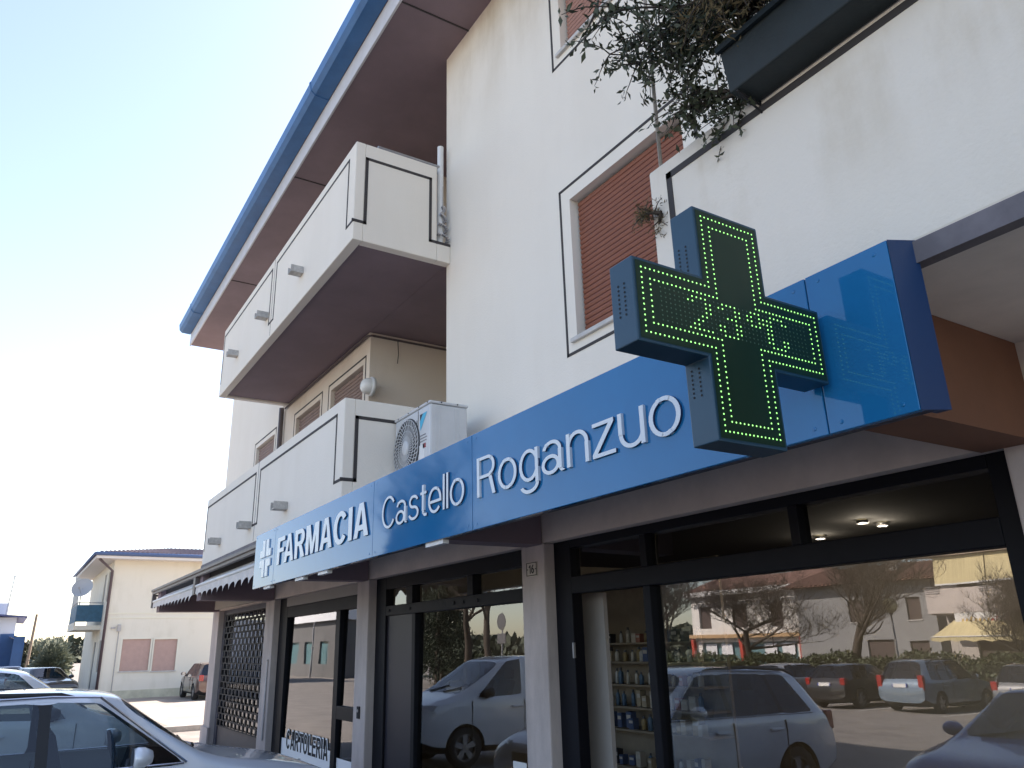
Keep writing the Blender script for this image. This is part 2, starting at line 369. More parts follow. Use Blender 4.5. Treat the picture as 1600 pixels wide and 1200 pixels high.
# eave
MB().box(-19.9, 8, 2.965, 14.6, 9.4, 9.69).build('eave_soffit', SOFFIT, B)
for x in (-15.6, -11.2, -6.9, -2.6): MB().box(x, x+.018, 2.97, YG, 9.388, 9.4).build('soffit_joint', LINE, B)
MB().box(-19.92, 8, 2.935, 2.963, 9.385, 9.70).build('fascia_board', FASCIA, B)
gut = MB().prism([(-19.95,2.93,9.71), (-19.95,2.72,9.72), (-19.95,2.66,9.78), (-19.95,2.64,9.92), (-19.95,2.67,9.92), (-19.95,2.93,9.9)], (28,0,0)).build('gutter', GUTTER, B, fixn=True)
for k in (0, 3, 5): MB().prism([(x_, y_, z_) for x_, y_, z_ in [(-18.5+3*k,2.935,9.700), (-18.5+3*k,2.715,9.710), (-18.5+3*k,2.652,9.775), (-18.5+3*k,2.632,9.925), (-18.5+3*k,2.66,9.925), (-18.5+3*k,2.70,9.80), (-18.5+3*k,2.93,9.76)]], (.05,0,0)).build('gutter_joint', GUTTER, B, fixn=True)
MB().prism([(-19.9,2.75,9.93), (-19.9,8.8,11.5), (-19.9,14.8,9.93), (-19.9,14.8,9.7), (-19.9,2.95,9.7)], (27.9,0,0)).build('roof', mat('roof_tile', (.28,.11,.07), .85, .3, 6), B, fixn=True)
# ceiling slab over the shop front, and lintel wall
MB().box(-18.75, -14.05, YB+.08, YG, 3.20, 3.30).box(-14.049, 7, YB+.002, YG-.001, 3.22, 3.36).build('canopy_slab', CEIL, B)
MB().box(-18.75, -1.45, YG, YG+.25, 2.75, 3.219).build('lintel', mat('lintel_render', (.70,.60,.53), .9, .15, 3, bump=.1), B)
MB().box(-1.449, 7, YG, YG+.25, 0.1, 3.219).build('wall', BEIGE, B)
PX = [(-18.7, -18.12), (-14.44, -13.91), (-10.03, -9.63), (-6.0, -5.64), (-1.763, -1.45)]
for k, (a, b) in enumerate(PX):
    p = MB().box(a, b, YG-.012, YG+.24, .1, 2.749).build('pillar', PILLAR, B, bevel=.012)
    if k == 0: MB().box(a-.05, b+.03, YG-.05, YG-.013, .1, .42).build('plinth', PILLAR, p)
for k, (a, b) in enumerate([(-18.5,-18.14), (-14.3,-13.93), (-9.9,-9.65), (-5.9,-5.66), (-1.86,-1.6)]):
    MB().box(a, b, YB+.02, YG-.014, 2.735, 3.199 if k < 1 else 3.218).build('cantilever_beam', BROWN if k == 4 else SOFFIT, B)
# right-hand balcony
def groove_f(mb, segs, y, wd=.03):
    for (x0, z0, x1, z1) in segs: mb.box(min(x0,x1)-wd/2, max(x0,x1)+wd/2, y-.004, y+.01, min(z0,z1)-wd/2, max(z0,z1)+wd/2)
    return mb
def groove_x(mb, segs, x, wd=.03):
    for (y0, z0, y1, z1) in segs: mb.box(x-.01, x+.004, min(y0,y1)-wd/2, max(y0,y1)+wd/2, min(z0,z1)-wd/2, max(z0,z1)+wd/2)
    return mb
rb = MB().box(-2.68, 7, YB, YB+.13, 3.30, 4.38).box(-2.68, -2.55, YB+.13, YG, 3.30, 4.38).build('balcony', PARAPET, B, bevel=.012)
tag(rb, 'stained parapet carrying the planter box')
groove_f(MB(), [(-2.53,3.36,-2.53,4.28), (-2.53,4.28,6.9,4.28)], YB, .038).build('groove_line', LINE, rb)
MB().box(-14.049, 7, YB-.012, YB+.05, 3.21, 3.298).build('drip_edge', mat('drip_grey', (.17,.155,.17), .7, .3, 5), B)
# the two stacked balconies on the left
def spout(p, x, z):
    o = MB().box(x-.07, x+.07, YB-.17, YB-.001, z-.05, z-.04).box(x-.07, x-.062, YB-.17, YB-.001, z-.04, z+.045).box(x+.062, x+.07, YB-.17, YB-.001, z-.04, z+.045).build('drain_spout', ZINC, p)
    return o
def balcony(z0, z1, floor):
    o = MB().box(-14.05, -7.4, YB, YB+.12, z0, z1).box(-7.52, -7.4, YB+.12, 3.72, z0, z1).box(-7.52, -7.4, 3.72, YG, z0, z0+.26).box(-14.05, -13.93, YB+.12, YG, z0, z1).build('balcony', WHITE, B, bevel=.01)
    tag(o, 'upper white balcony with dark outline grooves' if floor == 2 else 'lower white balcony above the awnings')
    MB().box(-13.93, -7.52, YB+.12, YG, z0+.03, z0+.17).build('balcony_soffit', SOFFIT, o)
    h = z1; lo = z0+.24
    zt = z1-.14
    groove_f(MB(), [(-7.62,lo,-7.62,zt), (-7.62,zt,-10.62,zt), (-10.62,zt,-10.62,lo), (-10.62,lo,-10.86,lo), (-10.86,lo,-10.86,zt),
                    (-10.86,zt,-13.97,zt), (-13.97,zt,-13.97,lo), (-7.62,lo,-7.41,lo)], YB).build('groove_line', LINE, o)
    groove_x(MB(), [(YB,lo,2.80,lo), (2.80,lo,2.80,zt-.06), (2.80,zt-.06,3.63,zt-.06), (3.63,zt-.06,3.63,lo), (3.63,lo,YG,lo)], -7.4, .036).build('groove_line', LINE, o)
    MB().box(-10.745, -10.735, YB-.002, YB+.01, z0+.02, z1).build('panel_joint', LINE, o)
    for x in (-9.29, -10.98, -12.8): spout(o, x, z0+.42 if floor == 2 else 3.56)
    return o
ub = balcony(6.29, 7.59, 2); lb = balcony(3.30, 4.41, 1)
for x in (-13.2, -11.9): MB().tube([(x,2.72,7.585), (x,2.72,7.66)], .03, 8).build('railing_stub', METAL, ub)
MB().tube([(-7.46,2.95,7.64), (-7.46,3.82,7.64)], .022, 6).tube([(-7.46,2.97,7.58), (-7.46,2.97,7.64)], .015, 6).tube([(-7.46,3.8,7.58), (-7.46,3.8,7.64)], .015, 6).build('drying_rail', METAL, ub)
MB().tube([(-7.47,3.80,6.5), (-7.47,3.80,7.95)], .04, 10).build('drain_pipe', PVC, ub)
# windows
def window(x0, x1, z0, z1, y, depth, shutter, gap, slat, line=.145, margin=.12, sill=True):
    fr = MB().box(x0, x0+.05, y+depth-.05, y+depth, z0, z1).box(x1-.05, x1, y+depth-.05, y+depth, z0, z1).box(x0+.05, x1-.05, y+depth-.05, y+depth, z1-.05, z1).build('window', FRAME2, B)
    MB().quad((x0,y+depth+.03,z0), (x1,y+depth+.03,z0), (x1,y+depth+.03,z1), (x0,y+depth+.03,z1)).build('pane', DARK, fr)
    groove_f(MB(), [(x0-line,z0-margin,x1+line,z0-margin), (x0-line,z1+line,x1+line,z1+line), (x0-line,z0-margin,x0-line,z1+line), (x1+line,z0-margin,x1+line,z1+line)], y, .028).build('groove_line', LINE, fr)
    if sill: MB().box(x0-.06, x1+.06, y-.035, y+depth-.05, z0-.03, z0+.012).build('sill', STONE, fr, bevel=.006)
    s0 = None; n = int(round((z1-.03-z0-gap)/slat)); first = True
    for k in range(n):
        za = z1-.03-(k+1)*slat
        if s0 is None:
            s0 = MB().prism([(x0+.03,y+depth-.09,slat*.08), (x0+.03,y+depth-.098,slat*.5), (x0+.03,y+depth-.09,slat*.93), (x0+.03,y+depth-.075,slat*.93), (x0+.03,y+depth-.075,slat*.08)], (x1-x0-.06,0,0)).build('shutter_slat', shutter, None, fixn=True)
            s = s0; s.parent = fr; s.matrix_parent_inverse = MPI(fr)
        else: s = s0.copy(); COL.objects.link(s)
        s.location.z = za
    zb = z1-.03-n*slat
    if gap: MB().box(x0+.03, x1-.03, y+depth-.095, y+depth-.07, zb-.035, zb).build('shutter_bar', mat('bar_dark', (.06,.04,.035), .5), fr)
    return fr
tag(window(*W1, YG, .17, SHUT, .10, .05), 'brown roller shutter raised a little above its sill')
tag(window(*W2, YG, .17, SHUTP, 0, .05), 'pinkish roller shutter fully lowered')
DSH = mat('dull_shutter', (.26,.17,.14), .65, .15, 5)
for h in BWS: window(*h, YG+.02, .15, DSH, 0, .06, .1, .1, False)
window(*LW, YG, .15, DSH, 0, .06, .1, .1, False)
MB().tube([(-14.2,YG-.05,3.35), (-14.2,YG-.05,6.29)], .045, 10).build('downpipe', mat('pipe_brown', (.12,.10,.10), .5), B, smooth=True)
MB().tube([(-14.1,YG-.01,6.27), (-9.99,YG-.01,6.27), (-9.93,YG+.03,6.27), (-9.93,5.55,6.27)], .018, 6).build('cable_conduit', mat('conduit', (.10,.08,.08), .6), B)
MB().tube([(-9.93,4.35,6.26), (-9.92,4.36,6.05), (-9.925,4.35,5.9)], .006, 5).build('loose_cable', DARK, B)
# house number
hn = MB().box(-5.905, -5.735, YG-.022, YG-.013, 2.475, 2.60).build('house_number_plate', mat('plate_tile', (.50,.46,.40), .4), B)
groove_f(MB(), [(-5.897,2.483,-5.743,2.483), (-5.897,2.592,-5.743,2.592), (-5.897,2.483,-5.897,2.592), (-5.743,2.483,-5.743,2.592)], YG-.021, .006).build('plate_border', DARK, hn)
block_word('16', -5.862, -5.782, 2.500, 2.574, YG-.0225, .002, DARK, None, hn, 'numeral', gap=.16, stroke=(.19,.15))
for x in (-5.883, -5.757): MB().box(x-.008, x+.008, YG-.0245, YG-.0225, 2.532, 2.540).build('numeral_dash', DARK, hn)
bp_ = MB().box(-9.86, -9.78, YG-.03, YG-.013, 1.08, 1.22).build('door_bell', DARK, B); MB().lathe([(0,-.006),(.018,-.006),(.018,0)], (-9.82,YG-.031,1.17), 'y', 10).build('bell_button', METAL, bp_)
MB().tube([(-14.02,YG-.03,.5), (-14.02,YG-.03,1.75), (-14.0,YG-.03,1.75)], .014, 6).build('cable_conduit', METAL, B)

# ------------------------------------------------------------------ shop fronts
GT = math.tan(R_(.7))
def pane(p, x0, x1, z0, z1, name='pane', m=None):
    """a pane set leaning back by less than a degree in its rebate"""
    y = lambda z: YGL + (z-1.2)*GT
    return MB().box(x0, x1, -.0, .0, 0, 0).build(name, m, p) if False else MB().quad((x0,y(z0),z0), (x1,y(z0),z0), (x1,y(z1),z1), (x0,y(z1),z1)).build(name, m or SHOPGLASS, p)
F0, F1 = YGL-.05, YGL+.06
# pharmacy, wide bay: open door on the left, one large pane
s3 = MB().box(-5.638,-5.40,F0,F1,.1,2.749).box(-1.90,-1.765,F0,F1,.1,2.749).box(-5.40,-1.90,F0,F1,2.30,2.44).box(-5.40,-1.90,F0,F1,2.68,2.749)
s3 = s3.box(-4.51,-4.43,F0,F1,.1,2.30).box(-4.51,-4.44,F0,F1,2.44,2.68).box(-3.12,-3.05,F0,F1,2.44,2.68).box(-4.43,-1.90,F0,F1,.1,.16).build('shopfront', FRAME, B, bevel=.006)
tag(s3, 'dark framed pharmacy window with an open door')
pane(s3, -4.43, -1.90, .16, 2.30); pane(s3, -5.40, -4.51, 2.44, 2.68, 'transom_pane'); pane(s3, -4.44, -3.12, 2.44, 2.68, 'transom_pane'); pane(s3, -3.05, -1.90, 2.44, 2.68, 'transom_pane')
MB().box(-5.72,-5.36,4.30,4.34,.1,2.31).build('door_leaf', mat('door_white', (.42,.39,.36), .6, .1, 2), s3)
for z in (.85, 1.85): MB().box(-5.40,-5.385,F0-.02,F0,z-.06,z+.06).build('hinge', METAL, s3)
# pharmacy, narrow bay
s2 = MB().box(-9.628,-9.32,F0,F1,.1,2.749).box(-6.09,-6.002,F0,F1,.1,2.749).box(-9.32,-6.09,F0,F1,2.28,2.40).box(-9.32,-6.09,F0,F1,2.60,2.749)
s2 = s2.box(-8.55,-8.46,F0,F1,.1,2.28).box(-8.72,-8.55,F0,F1,2.40,2.60).box(-7.22,-7.10,F0,F1,2.40,2.60).box(-8.46,-6.09,F0,F1,.1,.16).build('shopfront', FRAME, B, bevel=.006)
tag(s2, 'dark framed pharmacy window beside a grey panel')
pane(s2, -8.46, -6.09, .16, 2.28); pane(s2, -9.32, -8.72, 2.40, 2.60, 'transom_pane'); pane(s2, -8.55, -7.22, 2.40, 2.60, 'transom_pane'); pane(s2, -7.10, -6.09, 2.40, 2.60, 'transom_pane')
MB().box(-9.319,-8.551,YGL-.02,YGL+.02,.1,2.279).build('door_panel', DOORP, s2)
for x in (-9.2,-8.6,-7.5,-7.3,-7.0): MB().lathe([(0,-.01),(.016,-.01),(.02,0)], (x,F0-.001,2.34), 'y', 8).build('bolt_head', DARK, s2)
# stationery shop
s1 = MB().box(-13.908,-13.46,F0,F1,.1,2.749).box(-10.10,-10.032,F0,F1,.1,2.749).box(-13.46,-10.10,F0,F1,2.43,2.60)
s1 = s1.box(-11.10,-10.93,F0,F1,.1,2.43).box(-10.93,-10.10,F0,F1,1.0,1.17).box(-13.46,-11.10,F0,F1,.1,.16).build('shopfront', FRAME, B, bevel=.006)
tag(s1, 'stationery shop window with a white lettered strip')
MB().box(-13.46,-10.10,F0-.02,F1,2.601,2.749).build('shutter_box', mat('shutter_box_grey', (.22,.20,.19), .6), s1)
pane(s1, -13.46, -11.10, .16, 2.43); pane(s1, -10.93, -10.10, 1.17, 2.43); pane(s1, -10.93, -10.10, .10, 1.0)
VINYL = mat('white_vinyl', (.80,.81,.82), .5)
MB().box(-13.459,-11.101,YGL-.0165,YGL-.0145,.161,.58).build('vinyl_strip', VINYL, s1)
MB().box(-10.929,-10.101,YGL-.0165,YGL-.0145,.101,.52).build('vinyl_strip', VINYL, s1)
block_word('CARTOLERIA', -13.225, -11.245, .425, .725, YGL-.017, .0015, VINYL, None, s1, 'letter_outline', gap=.03, stroke=(.27,.23))
block_word('CARTOLERIA', -13.20, -11.27, .445, .705, YGL-.019, .0015, DARK, None, s1)
for (x, z, w_, h_, nm) in ((-6.45,.62,.22,.30,'paper_notice'), (-6.75,.55,.20,.28,'paper_notice')): MB().box(x, x+w_, YGL-.016, YGL-.014, z, z+h_).build(nm, PVC, s2)
for (x, z) in ((-3.9,.55), (-3.55,.5)): MB().box(x, x+.21, YGL-.016, YGL-.014, z, z+.15).build('paper_notice', PVC, s3)
# closed shop behind a roll-down grille
s0 = MB().box(-18.12,-17.95,F0,F1,.1,2.749).box(-14.62,-14.441,F0,F1,.1,2.749).box(-17.95,-14.62,F0,F1,2.66,2.749).build('shopfront', FRAME2, B, bevel=.006)
tag(s0, 'closed shop behind a roll-down metal grille')
MB().box(-17.949,-14.621,YGL-.02,YGL+.05,.1,.46).build('base_panel', mat('base_brown', (.10,.08,.075), .6, .2, 4), s0)
pane(s0, -17.95, -14.62, .46, 2.66)
gr = MB(); rows, cols = 18, 11; zz = [.48+(2.16*k/rows) for k in range(rows+1)]; dx = 3.3/cols
for k, z in enumerate(zz):
    gr.box(-17.94,-14.63,YGL-.062,YGL-.048,z-.010,z+.010)
    if k < rows:
        for c in range(cols+1):
            x = -17.94 + (c + (.5 if k % 2 else 0))*dx
            if x < -14.66: gr.box(x, x+dx*.26, YGL-.060, YGL-.050, z+.010, zz[k+1]-.010)
tag(gr.build('grille', mat('grille_metal', (.02,.02,.022), .6, spec=.2), s0), kind='stuff')
sgn = MB().box(-17.9,-14.7,YG-.16,YG-.10,2.76,3.0).build('name_board', mat('board_cream', (.42,.38,.33), .7), s0)
# shop interiors: closed rooms behind the glass
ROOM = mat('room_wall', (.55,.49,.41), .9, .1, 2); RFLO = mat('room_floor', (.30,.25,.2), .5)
def room(x0, x1, y1, m, z1=3.0):
    a = MB().quad((x0,y1,.1),(x1,y1,.1),(x1,y1,z1),(x0,y1,z1)).quad((x0,4.16,.1),(x0,y1,.1),(x0,y1,z1),(x0,4.16,z1)).quad((x1,4.16,.1),(x1,4.16,z1),(x1,y1,z1),(x1,y1,.1))
    a.build('interior_wall', m, B); MB().quad((x0,4.12,.104),(x1,4.12,.104),(x1,y1,.104),(x0,y1,.104)).build('interior_floor', RFLO, B)
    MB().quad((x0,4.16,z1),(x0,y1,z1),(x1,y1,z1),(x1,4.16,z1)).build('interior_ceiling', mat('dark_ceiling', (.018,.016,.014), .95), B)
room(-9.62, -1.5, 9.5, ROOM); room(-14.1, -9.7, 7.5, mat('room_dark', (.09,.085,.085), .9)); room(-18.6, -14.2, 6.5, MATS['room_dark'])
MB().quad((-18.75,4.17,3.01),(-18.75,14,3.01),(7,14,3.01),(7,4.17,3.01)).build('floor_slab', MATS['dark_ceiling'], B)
# ------------------------------------------------------------------ fascia sign
SG = thing('pharmacy_sign', 'long glossy blue fascia sign reading FARMACIA Castello Roganzuo', 'sign', (-5.8, YS, 2.65))
seams = [-10.18, -9.29, -6.285, -4.535, -1.754, -1.386]
for a, b in zip(seams[:-1], seams[1:]):
    MB().box(a+.003, b-.003, YS, YS+.03, 2.645, 3.305).build('sign_panel', BLUE, SG, bevel=.003)
MB().box(-10.17, -1.40, YS+.031, YS+.095, 2.652, 3.298).build('sign_back', FRAME2, SG)
MB().prism([(-1.386,YS,2.645), (-1.335,YS+.1,2.645), (-1.39,YS+.1,2.645)], (0,0,.66)).build('sign_end', mat('sign_navy', (.005,.032,.10), .3), SG, fixn=True)
block_word('FARMACIA', -9.13, -6.36, 2.845, 3.150, YS, .014, LETTER, LETTER_EDGE, SG, tight={'FA':-.10})
block_word('Castello', -6.06, -4.625, 2.845, 3.105, YS, .014, LETTER, LETTER_EDGE, SG, gap=.085, stroke=(.095,.08), font=light_glyph)
block_word('Roganzuo', -4.44, -2.505, 2.845, 3.112, YS, .014, LETTER, LETTER_EDGE, SG, gap=.095, stroke=(.095,.08), font=light_glyph)
# cross emblem: four L-shaped quarters round a blue slit
cx, cz, gx, gz, ax, az, wx, wz = -9.645, 2.975, .022, .017, .225, .22, .105, .085
for sx in (-1, 1):
    for sz in (-1, 1):
        P = [(gx,gz), (ax,gz), (ax,gz+wz), (gx+wx,gz+wz), (gx+wx,az), (gx,az)]
        pts = [(cx+sx*u, YS-.014, cz+sz*v) for u, v in P]
        o = MB().prism(pts, (0,.0138,0)).build('emblem_quarter', LETTER, SG, fixn=True)
for a, b in zip(seams[:-1], seams[1:]):
    for x in (a+.06, b-.06):
        for z in (2.68, 3.27): MB().lathe([(0,-.003),(.008,-.002),(.009,0)], (x,YS,z), 'y', 8).build('panel_screw', BLUE, SG)
for x in (-9.6,-8.35,-7.6,-5.15): MB().box(x-.14, x+.14, YS+.02, YS+.07, 2.615, 2.644).build('unlit_strip_light', PVC, SG)  # small white light fittings under the sign, left unlit

# ------------------------------------------------------------------ LED cross
CX = -1.698; CT = .115
CR = thing('pharmacy_cross', 'green LED pharmacy cross in a dark case jutting from the blue sign', 'sign', (CX-CT/2, 2.05, 2.53))
CASE = mat('cross_case', (.010,.058,.10), .38, .1, 4); CFACE = mat('cross_face', (.005,.028,.014), .35, spec=.3)
ya, yb_, yc, yd = 1.57, 1.885, 2.228, 2.53; za, zb_, zc, zd = 2.53, 2.825, 3.128, 3.412
out = [(yb_,za),(yc,za),(yc,zb_),(yd,zb_),(yd,zc),(yc,zc),(yc,zd),(yb_,zd),(yb_,zc),(ya,zc),(ya,zb_),(yb_,zb_)]
MB().prism([(CX-CT,y,z) for y, z in out], (CT,0,0)).build('case', CASE, CR, bevel=.004, fixn=True)
def inset(d):
    s = []
    n = len(out)
    for i in range(n):
        p, q, r = out[i-1], out[i], out[(i+1) % n]
        def nrm(a, b): L = math.hypot(b[0]-a[0], b[1]-a[1]); return (-(b[1]-a[1])/L, (b[0]-a[0])/L)
        n1, n2 = nrm(p, q), nrm(q, r); s.append((q[0]+d*(n1[0]+n2[0]), q[1]+d*(n1[1]+n2[1])))
    return s
MB().poly([(CX+.002,y,z) for y, z in inset(.012)]).build('face_plate', CFACE, CR)
def dots(pts, r, x, n=6, dome=.0022):
    mb = MB()
    for (y, z) in pts:
        k = len(mb.v); mb.v.append((x+dome, y, z)); mb.v += [(x, y+r*math.cos(2*math.pi*a/n), z+r*math.sin(2*math.pi*a/n)) for a in range(n)]
        mb.f += [(k, k+1+a, k+1+(a+1) % n) for a in range(n)]
    return mb
lit = []; rng = random.Random(3)
for d in (.036, .072):
    c = inset(d)
    for i in range(12):
        (y0, z0), (y1, z1) = c[i], c[(i+1) % 12]; n = max(2, round(math.hypot(y1-y0, z1-z0)/.0192))
        lit += [(y0+(y1-y0)*k/n, z0+(z1-z0)*k/n) for k in range(n)]
G = {'2': [" #### ","##  ##","    ##","    ##","   ## ","  ##  "," ##   ","######"], '3': [" #### ","##  ##","    ##","  ### ","    ##","##  ##","##  ##"," #### "],
     'o': [" ### ","## ##","## ##"," ### ","     ","     ","     ","     "], 'C': [" #### ","##  ##","##    ","##    ","##    ","##  ##","##  ##"," #### "]}
unlit = []; ncol = 36; y0, y1, zt, zb2 = 1.685, 2.418, 3.036, 2.917
grid = [[' ']*ncol for _ in range(8)]; cpos = 6
for ch in '23oC':
    for r in range(8):
        for k, c in enumerate(G[ch][r]): grid[r][cpos+k] = c
    cpos += len(G[ch][0])+(0 if ch == 'o' else 1)
for r in range(8):
    for k in range(ncol):
        p = (y0+(y1-y0)*k/(ncol-1), zt+(zb2-zt)*r/7); (lit if grid[r][k] == '#' else unlit).append(p)
tag(dots(lit, .0034, CX+.0035).build('lit_leds', emit('led_on', (.26, .86, .22), .7), CR), kind='stuff')
tag(dots(unlit, .0034, CX+.0035, dome=.001).build('unlit_leds', mat('led_off', (.05,.13,.08), .3), CR), kind='stuff')
vd = MB()
def vent(yy, xs, zs):
    for x in xs:
        for z in zs: vd.lathe([(0,-.001),(.0045,-.001)], (x, yy, z), 'y', 6)
vent(ya-.0005, (CX-.075, CX-.045), [2.93+.016*k for k in range(8)]); vent(yb_-.0005, (CX-.085,CX-.05), [3.17+.016*k for k in range(7)]); vent(yb_-.0005, (CX-.085,CX-.05), [2.70+.016*k for k in range(7)])
tag(vd.build('vent_holes', DARK, CR), kind='stuff')
MB().box(CX-.085, CX-.03, yd, YS-.001, 2.9, 3.05).build('mounting_bracket', CASE, CR)

# ------------------------------------------------------------------ air conditioner
AC = thing('air_conditioner', 'white outdoor air conditioner unit standing on the canopy behind the sign', 'air conditioner', (-6.95, 3.43, 3.36))
x0, x1, y0, y1, z0, z1 = -7.37, -6.53, 3.22, 3.64, 3.50, 4.22
MB().box(x0, x1, y0, y1, z0, z1-.03).build('casing', ACG, AC, bevel=.02)
MB().box(x0-.008, x1+.008, y0-.008, y1+.008, z1-.029, z1).build('lid', ACG, AC, bevel=.012)
for x in (x0+.12, x1-.12): MB().box(x-.03, x+.03, y0+.02, y1-.02, 3.361, z0).build('foot', METAL, AC)
cxf, czf, rf = x0+.31, z0+.34, .30
fb = MB().lathe([(0,-.004),(rf+.0,-.004),(rf+.012,-.001)], (cxf,y0,czf), 'y', 32).build('fan_opening', mat('fan_dark', (.05,.05,.052), .6), AC)
gl_ = MB()
for k in range(36):
    a = 2*math.pi*k/36; pts = []
    for r in (.075, .15, .23, .30): b = a + .55*(r-.075)/.225; pts.append((cxf+r*math.cos(b), y0-.018+.03*max(0,r-.25), czf+r*math.sin(b)))
    gl_.tube(pts, .0045, 4)
for r in (.12, .18, .24, .295): gl_.tube([(cxf+r*math.cos(2*math.pi*k/28), y0-.016, czf+r*math.sin(2*math.pi*k/28)) for k in range(29)], .0035, 4, False)
tag(gl_.build('fan_grille', ACG, AC), kind='stuff')
MB().lathe([(0,-.03),(.06,-.03),(.078,-.02),(.078,-.01)], (cxf,y0,czf), 'y', 20).build('grille_hub', ACG, AC, smooth=True)
xs = x1-.27
MB().box(xs, xs+.008, y0-.003, y0, z0+.02, z1-.05).build('panel_seam', DARK, AC)
for k in range(3): MB().box(xs-.03, xs-.02, y0-.003, y0, z0+.12+.17*k, z0+.24+.17*k).build('vent_slot', DARK, AC)
lg = [(xs+.06, z1-.20), (xs+.15, z1-.09), (xs+.06, z1-.09)]
MB().poly([(xs+.045,y0-.003,z1-.17),(xs+.115,y0-.003,z1-.10),(xs+.045,y0-.003,z1-.10)]).build('logo_dark', mat('logo_navy', (.008,.015,.04), .4), AC)
MB().poly([(xs+.045,y0-.0032,z1-.175),(xs+.06,y0-.0032,z1-.27),(xs+.21,y0-.0032,z1-.10),(xs+.12,y0-.0032,z1-.10)]).build('logo_cyan', mat('logo_cyan', (.03,.42,.62), .4), AC)
for k, (wd, hh) in enumerate([(.13,.012),(.16,.010),(.15,.010)]): MB().box(xs+.045, xs+.045+wd, y0-.003, y0, z1-.33-.03*k, z1-.33-.03*k+hh).build('label_line', mat('label_grey', (.22,.22,.23), .5), AC)
MB().box(xs+.12, xs+.18, y0-.003, y0, z1-.46, z1-.415).build('red_label', mat('label_red', (.35,.06,.07), .5), AC)
MB().box(xs+.04, xs+.15, y0-.003, y0, z1-.58, z1-.42).build('paper_label', mat('label_white', (.72,.72,.70), .5), AC)
MB().box(xs+.07, xs+.14, y0-.005, y0-.003, z1-.62, z1-.59).build('type_plate', DARK, AC)
for x in (x0+.1, x0+.35, x0+.6, x0+.8):
    MB().lathe([(0,-.004),(.008,-.004),(.008,0)], (x,y0-.009,z1-.014), 'y', 6).build('screw', DARK, AC)
for y in (y0+.12, y0+.3): MB().lathe([(0,.004),(.008,.004),(.008,0)], (x1+.009,y,z1-.014), 'x', 6).build('screw', DARK, AC)
for y in (y0+.06,y0+.1,y0+.27,y0+.31): MB().box(x1, x1+.004, y, y+.012, z0+.05, z1-.06).build('pressed_rib', ACG, AC)

# ------------------------------------------------------------------ balcony lamp
LP = thing('wall_lamp', 'round white bulkhead lamp on the wall under the upper balcony', 'lamp', (-9.78, YG, 5.42))
MB().lathe([(0,0),(.14,0),(.14,-.04),(.12,-.05)], (-9.80,YG+.019,5.43), 'y', 20).build('lamp_base', PVC, LP, smooth=True)
MB().lathe([(.12,-.05),(.115,-.10),(.09,-.15),(.05,-.175),(0,-.18)], (-9.80,YG+.019,5.43), 'y', 20).build('lamp_shade', mat('opal', (.75,.74,.70), .25), LP, smooth=True)

# ------------------------------------------------------------------ canopy frame with two retracted awnings
CN = thing('awning_canopy', 'grey brown metal canopy frame over the closed shop holding two awnings', 'canopy', (-14.5, 2.7, 2.85))
MB().box(-18.8,-10.2,YB-.06,YB-.001,3.12,3.205).box(-18.8,-10.2,YB-.085,YB-.061,3.17,3.22).build('fascia', GREYB, CN, bevel=.006)
MB().box(-18.8,-18.7,YB-.06,YG-.4,3.08,3.118).box(-18.8,-18.72,YB-.06,YB+.02,2.84,3.08).build('end_frame', GREYB, CN)
MB().box(-14.33,-14.17,YB-.055,YB+.02,2.84,3.119).build('post', GREYB, CN); MB().box(-10.35,-10.2,YB-.055,YB+.02,2.84,3.119).build('post', GREYB, CN)
MB().box(-18.7,-10.2,YB+.12,YB+.6,3.05,3.19).build('awning_housing', DARK, CN)
def awning(x0, x1, label, y=YB+.0, top=3.09, scallop=True, par=None):
    A = thing('retracted_awning', label, 'awning', ((x0+x1)/2, y, 2.8), 'retracted shop awnings')
    MB().quad((x0,y+.12,top),(x1,y+.12,top),(x1,y-.03,2.985),(x0,y-.03,2.985)).build('canvas', AWN, A)
    MB().tube([(x0,y-.035,2.965),(x1,y-.035,2.965)], .026, 8).build('front_bar', PVC, A, smooth=True)
    n = max(4, int((x1-x0)/.34)); up, lo = [], []
    for k in range(n*8+1):
        t = k/8; x = x0+(x1-x0)*k/(n*8); up.append((x, y-.04, 2.945)); lo.append((x, y-.045+.012*math.sin(k*.8), 2.745 + .10*abs(math.cos(math.pi*t))))
    mb = MB()
    for k in range(n*8): mb.quad(lo[k], lo[k+1], up[k+1], up[k])
    mb.build('valance', AWN, A)
    return A
awning(-18.65, -14.4, 'scalloped pale awning at the far end of the canopy frame')
awning(-14.12, -10.4, 'scalloped pale awning next to the blue sign', y=YB-.0)

# ------------------------------------------------------------------ planter box, shrub, rod
PL = thing('planter_box', 'dark teal planter box hooked over the balcony parapet', 'planter', (-.5, 2.56, 4.31))
TEAL = mat('planter_teal', (.008,.018,.021), .6, .3, 8, bump=.2, bscale=60)
for a, b in ((-1.94, -.98), (-.96, .0), (.02, .98)):
    tr = MB().prism([(a,2.50,4.33), (a,2.655,4.315), (a,2.655,4.56), (a,2.46,4.56)], (b-a,0,0)).build('trough', TEAL, PL, fixn=True, bevel=.008)
    MB().box(a-.005, b+.005, 2.44, 2.459, 4.535, 4.565).build('rim', TEAL, tr)
    MB().box(a+.02, b-.02, 2.47, 2.64, 4.555, 4.575).build('soil', mat('soil', (.05,.035,.025), .95), tr)
for x in (-1.9, -1.0, 0): MB().tube([(x,2.50,4.32),(x,2.66,4.30),(x,2.66,4.40),(x,2.82,4.40)], .006, 5).tube([(x,2.50,4.32),(x,2.66,4.26),(x,2.66,4.32)], .006, 5).build('bracket', DARK, PL)
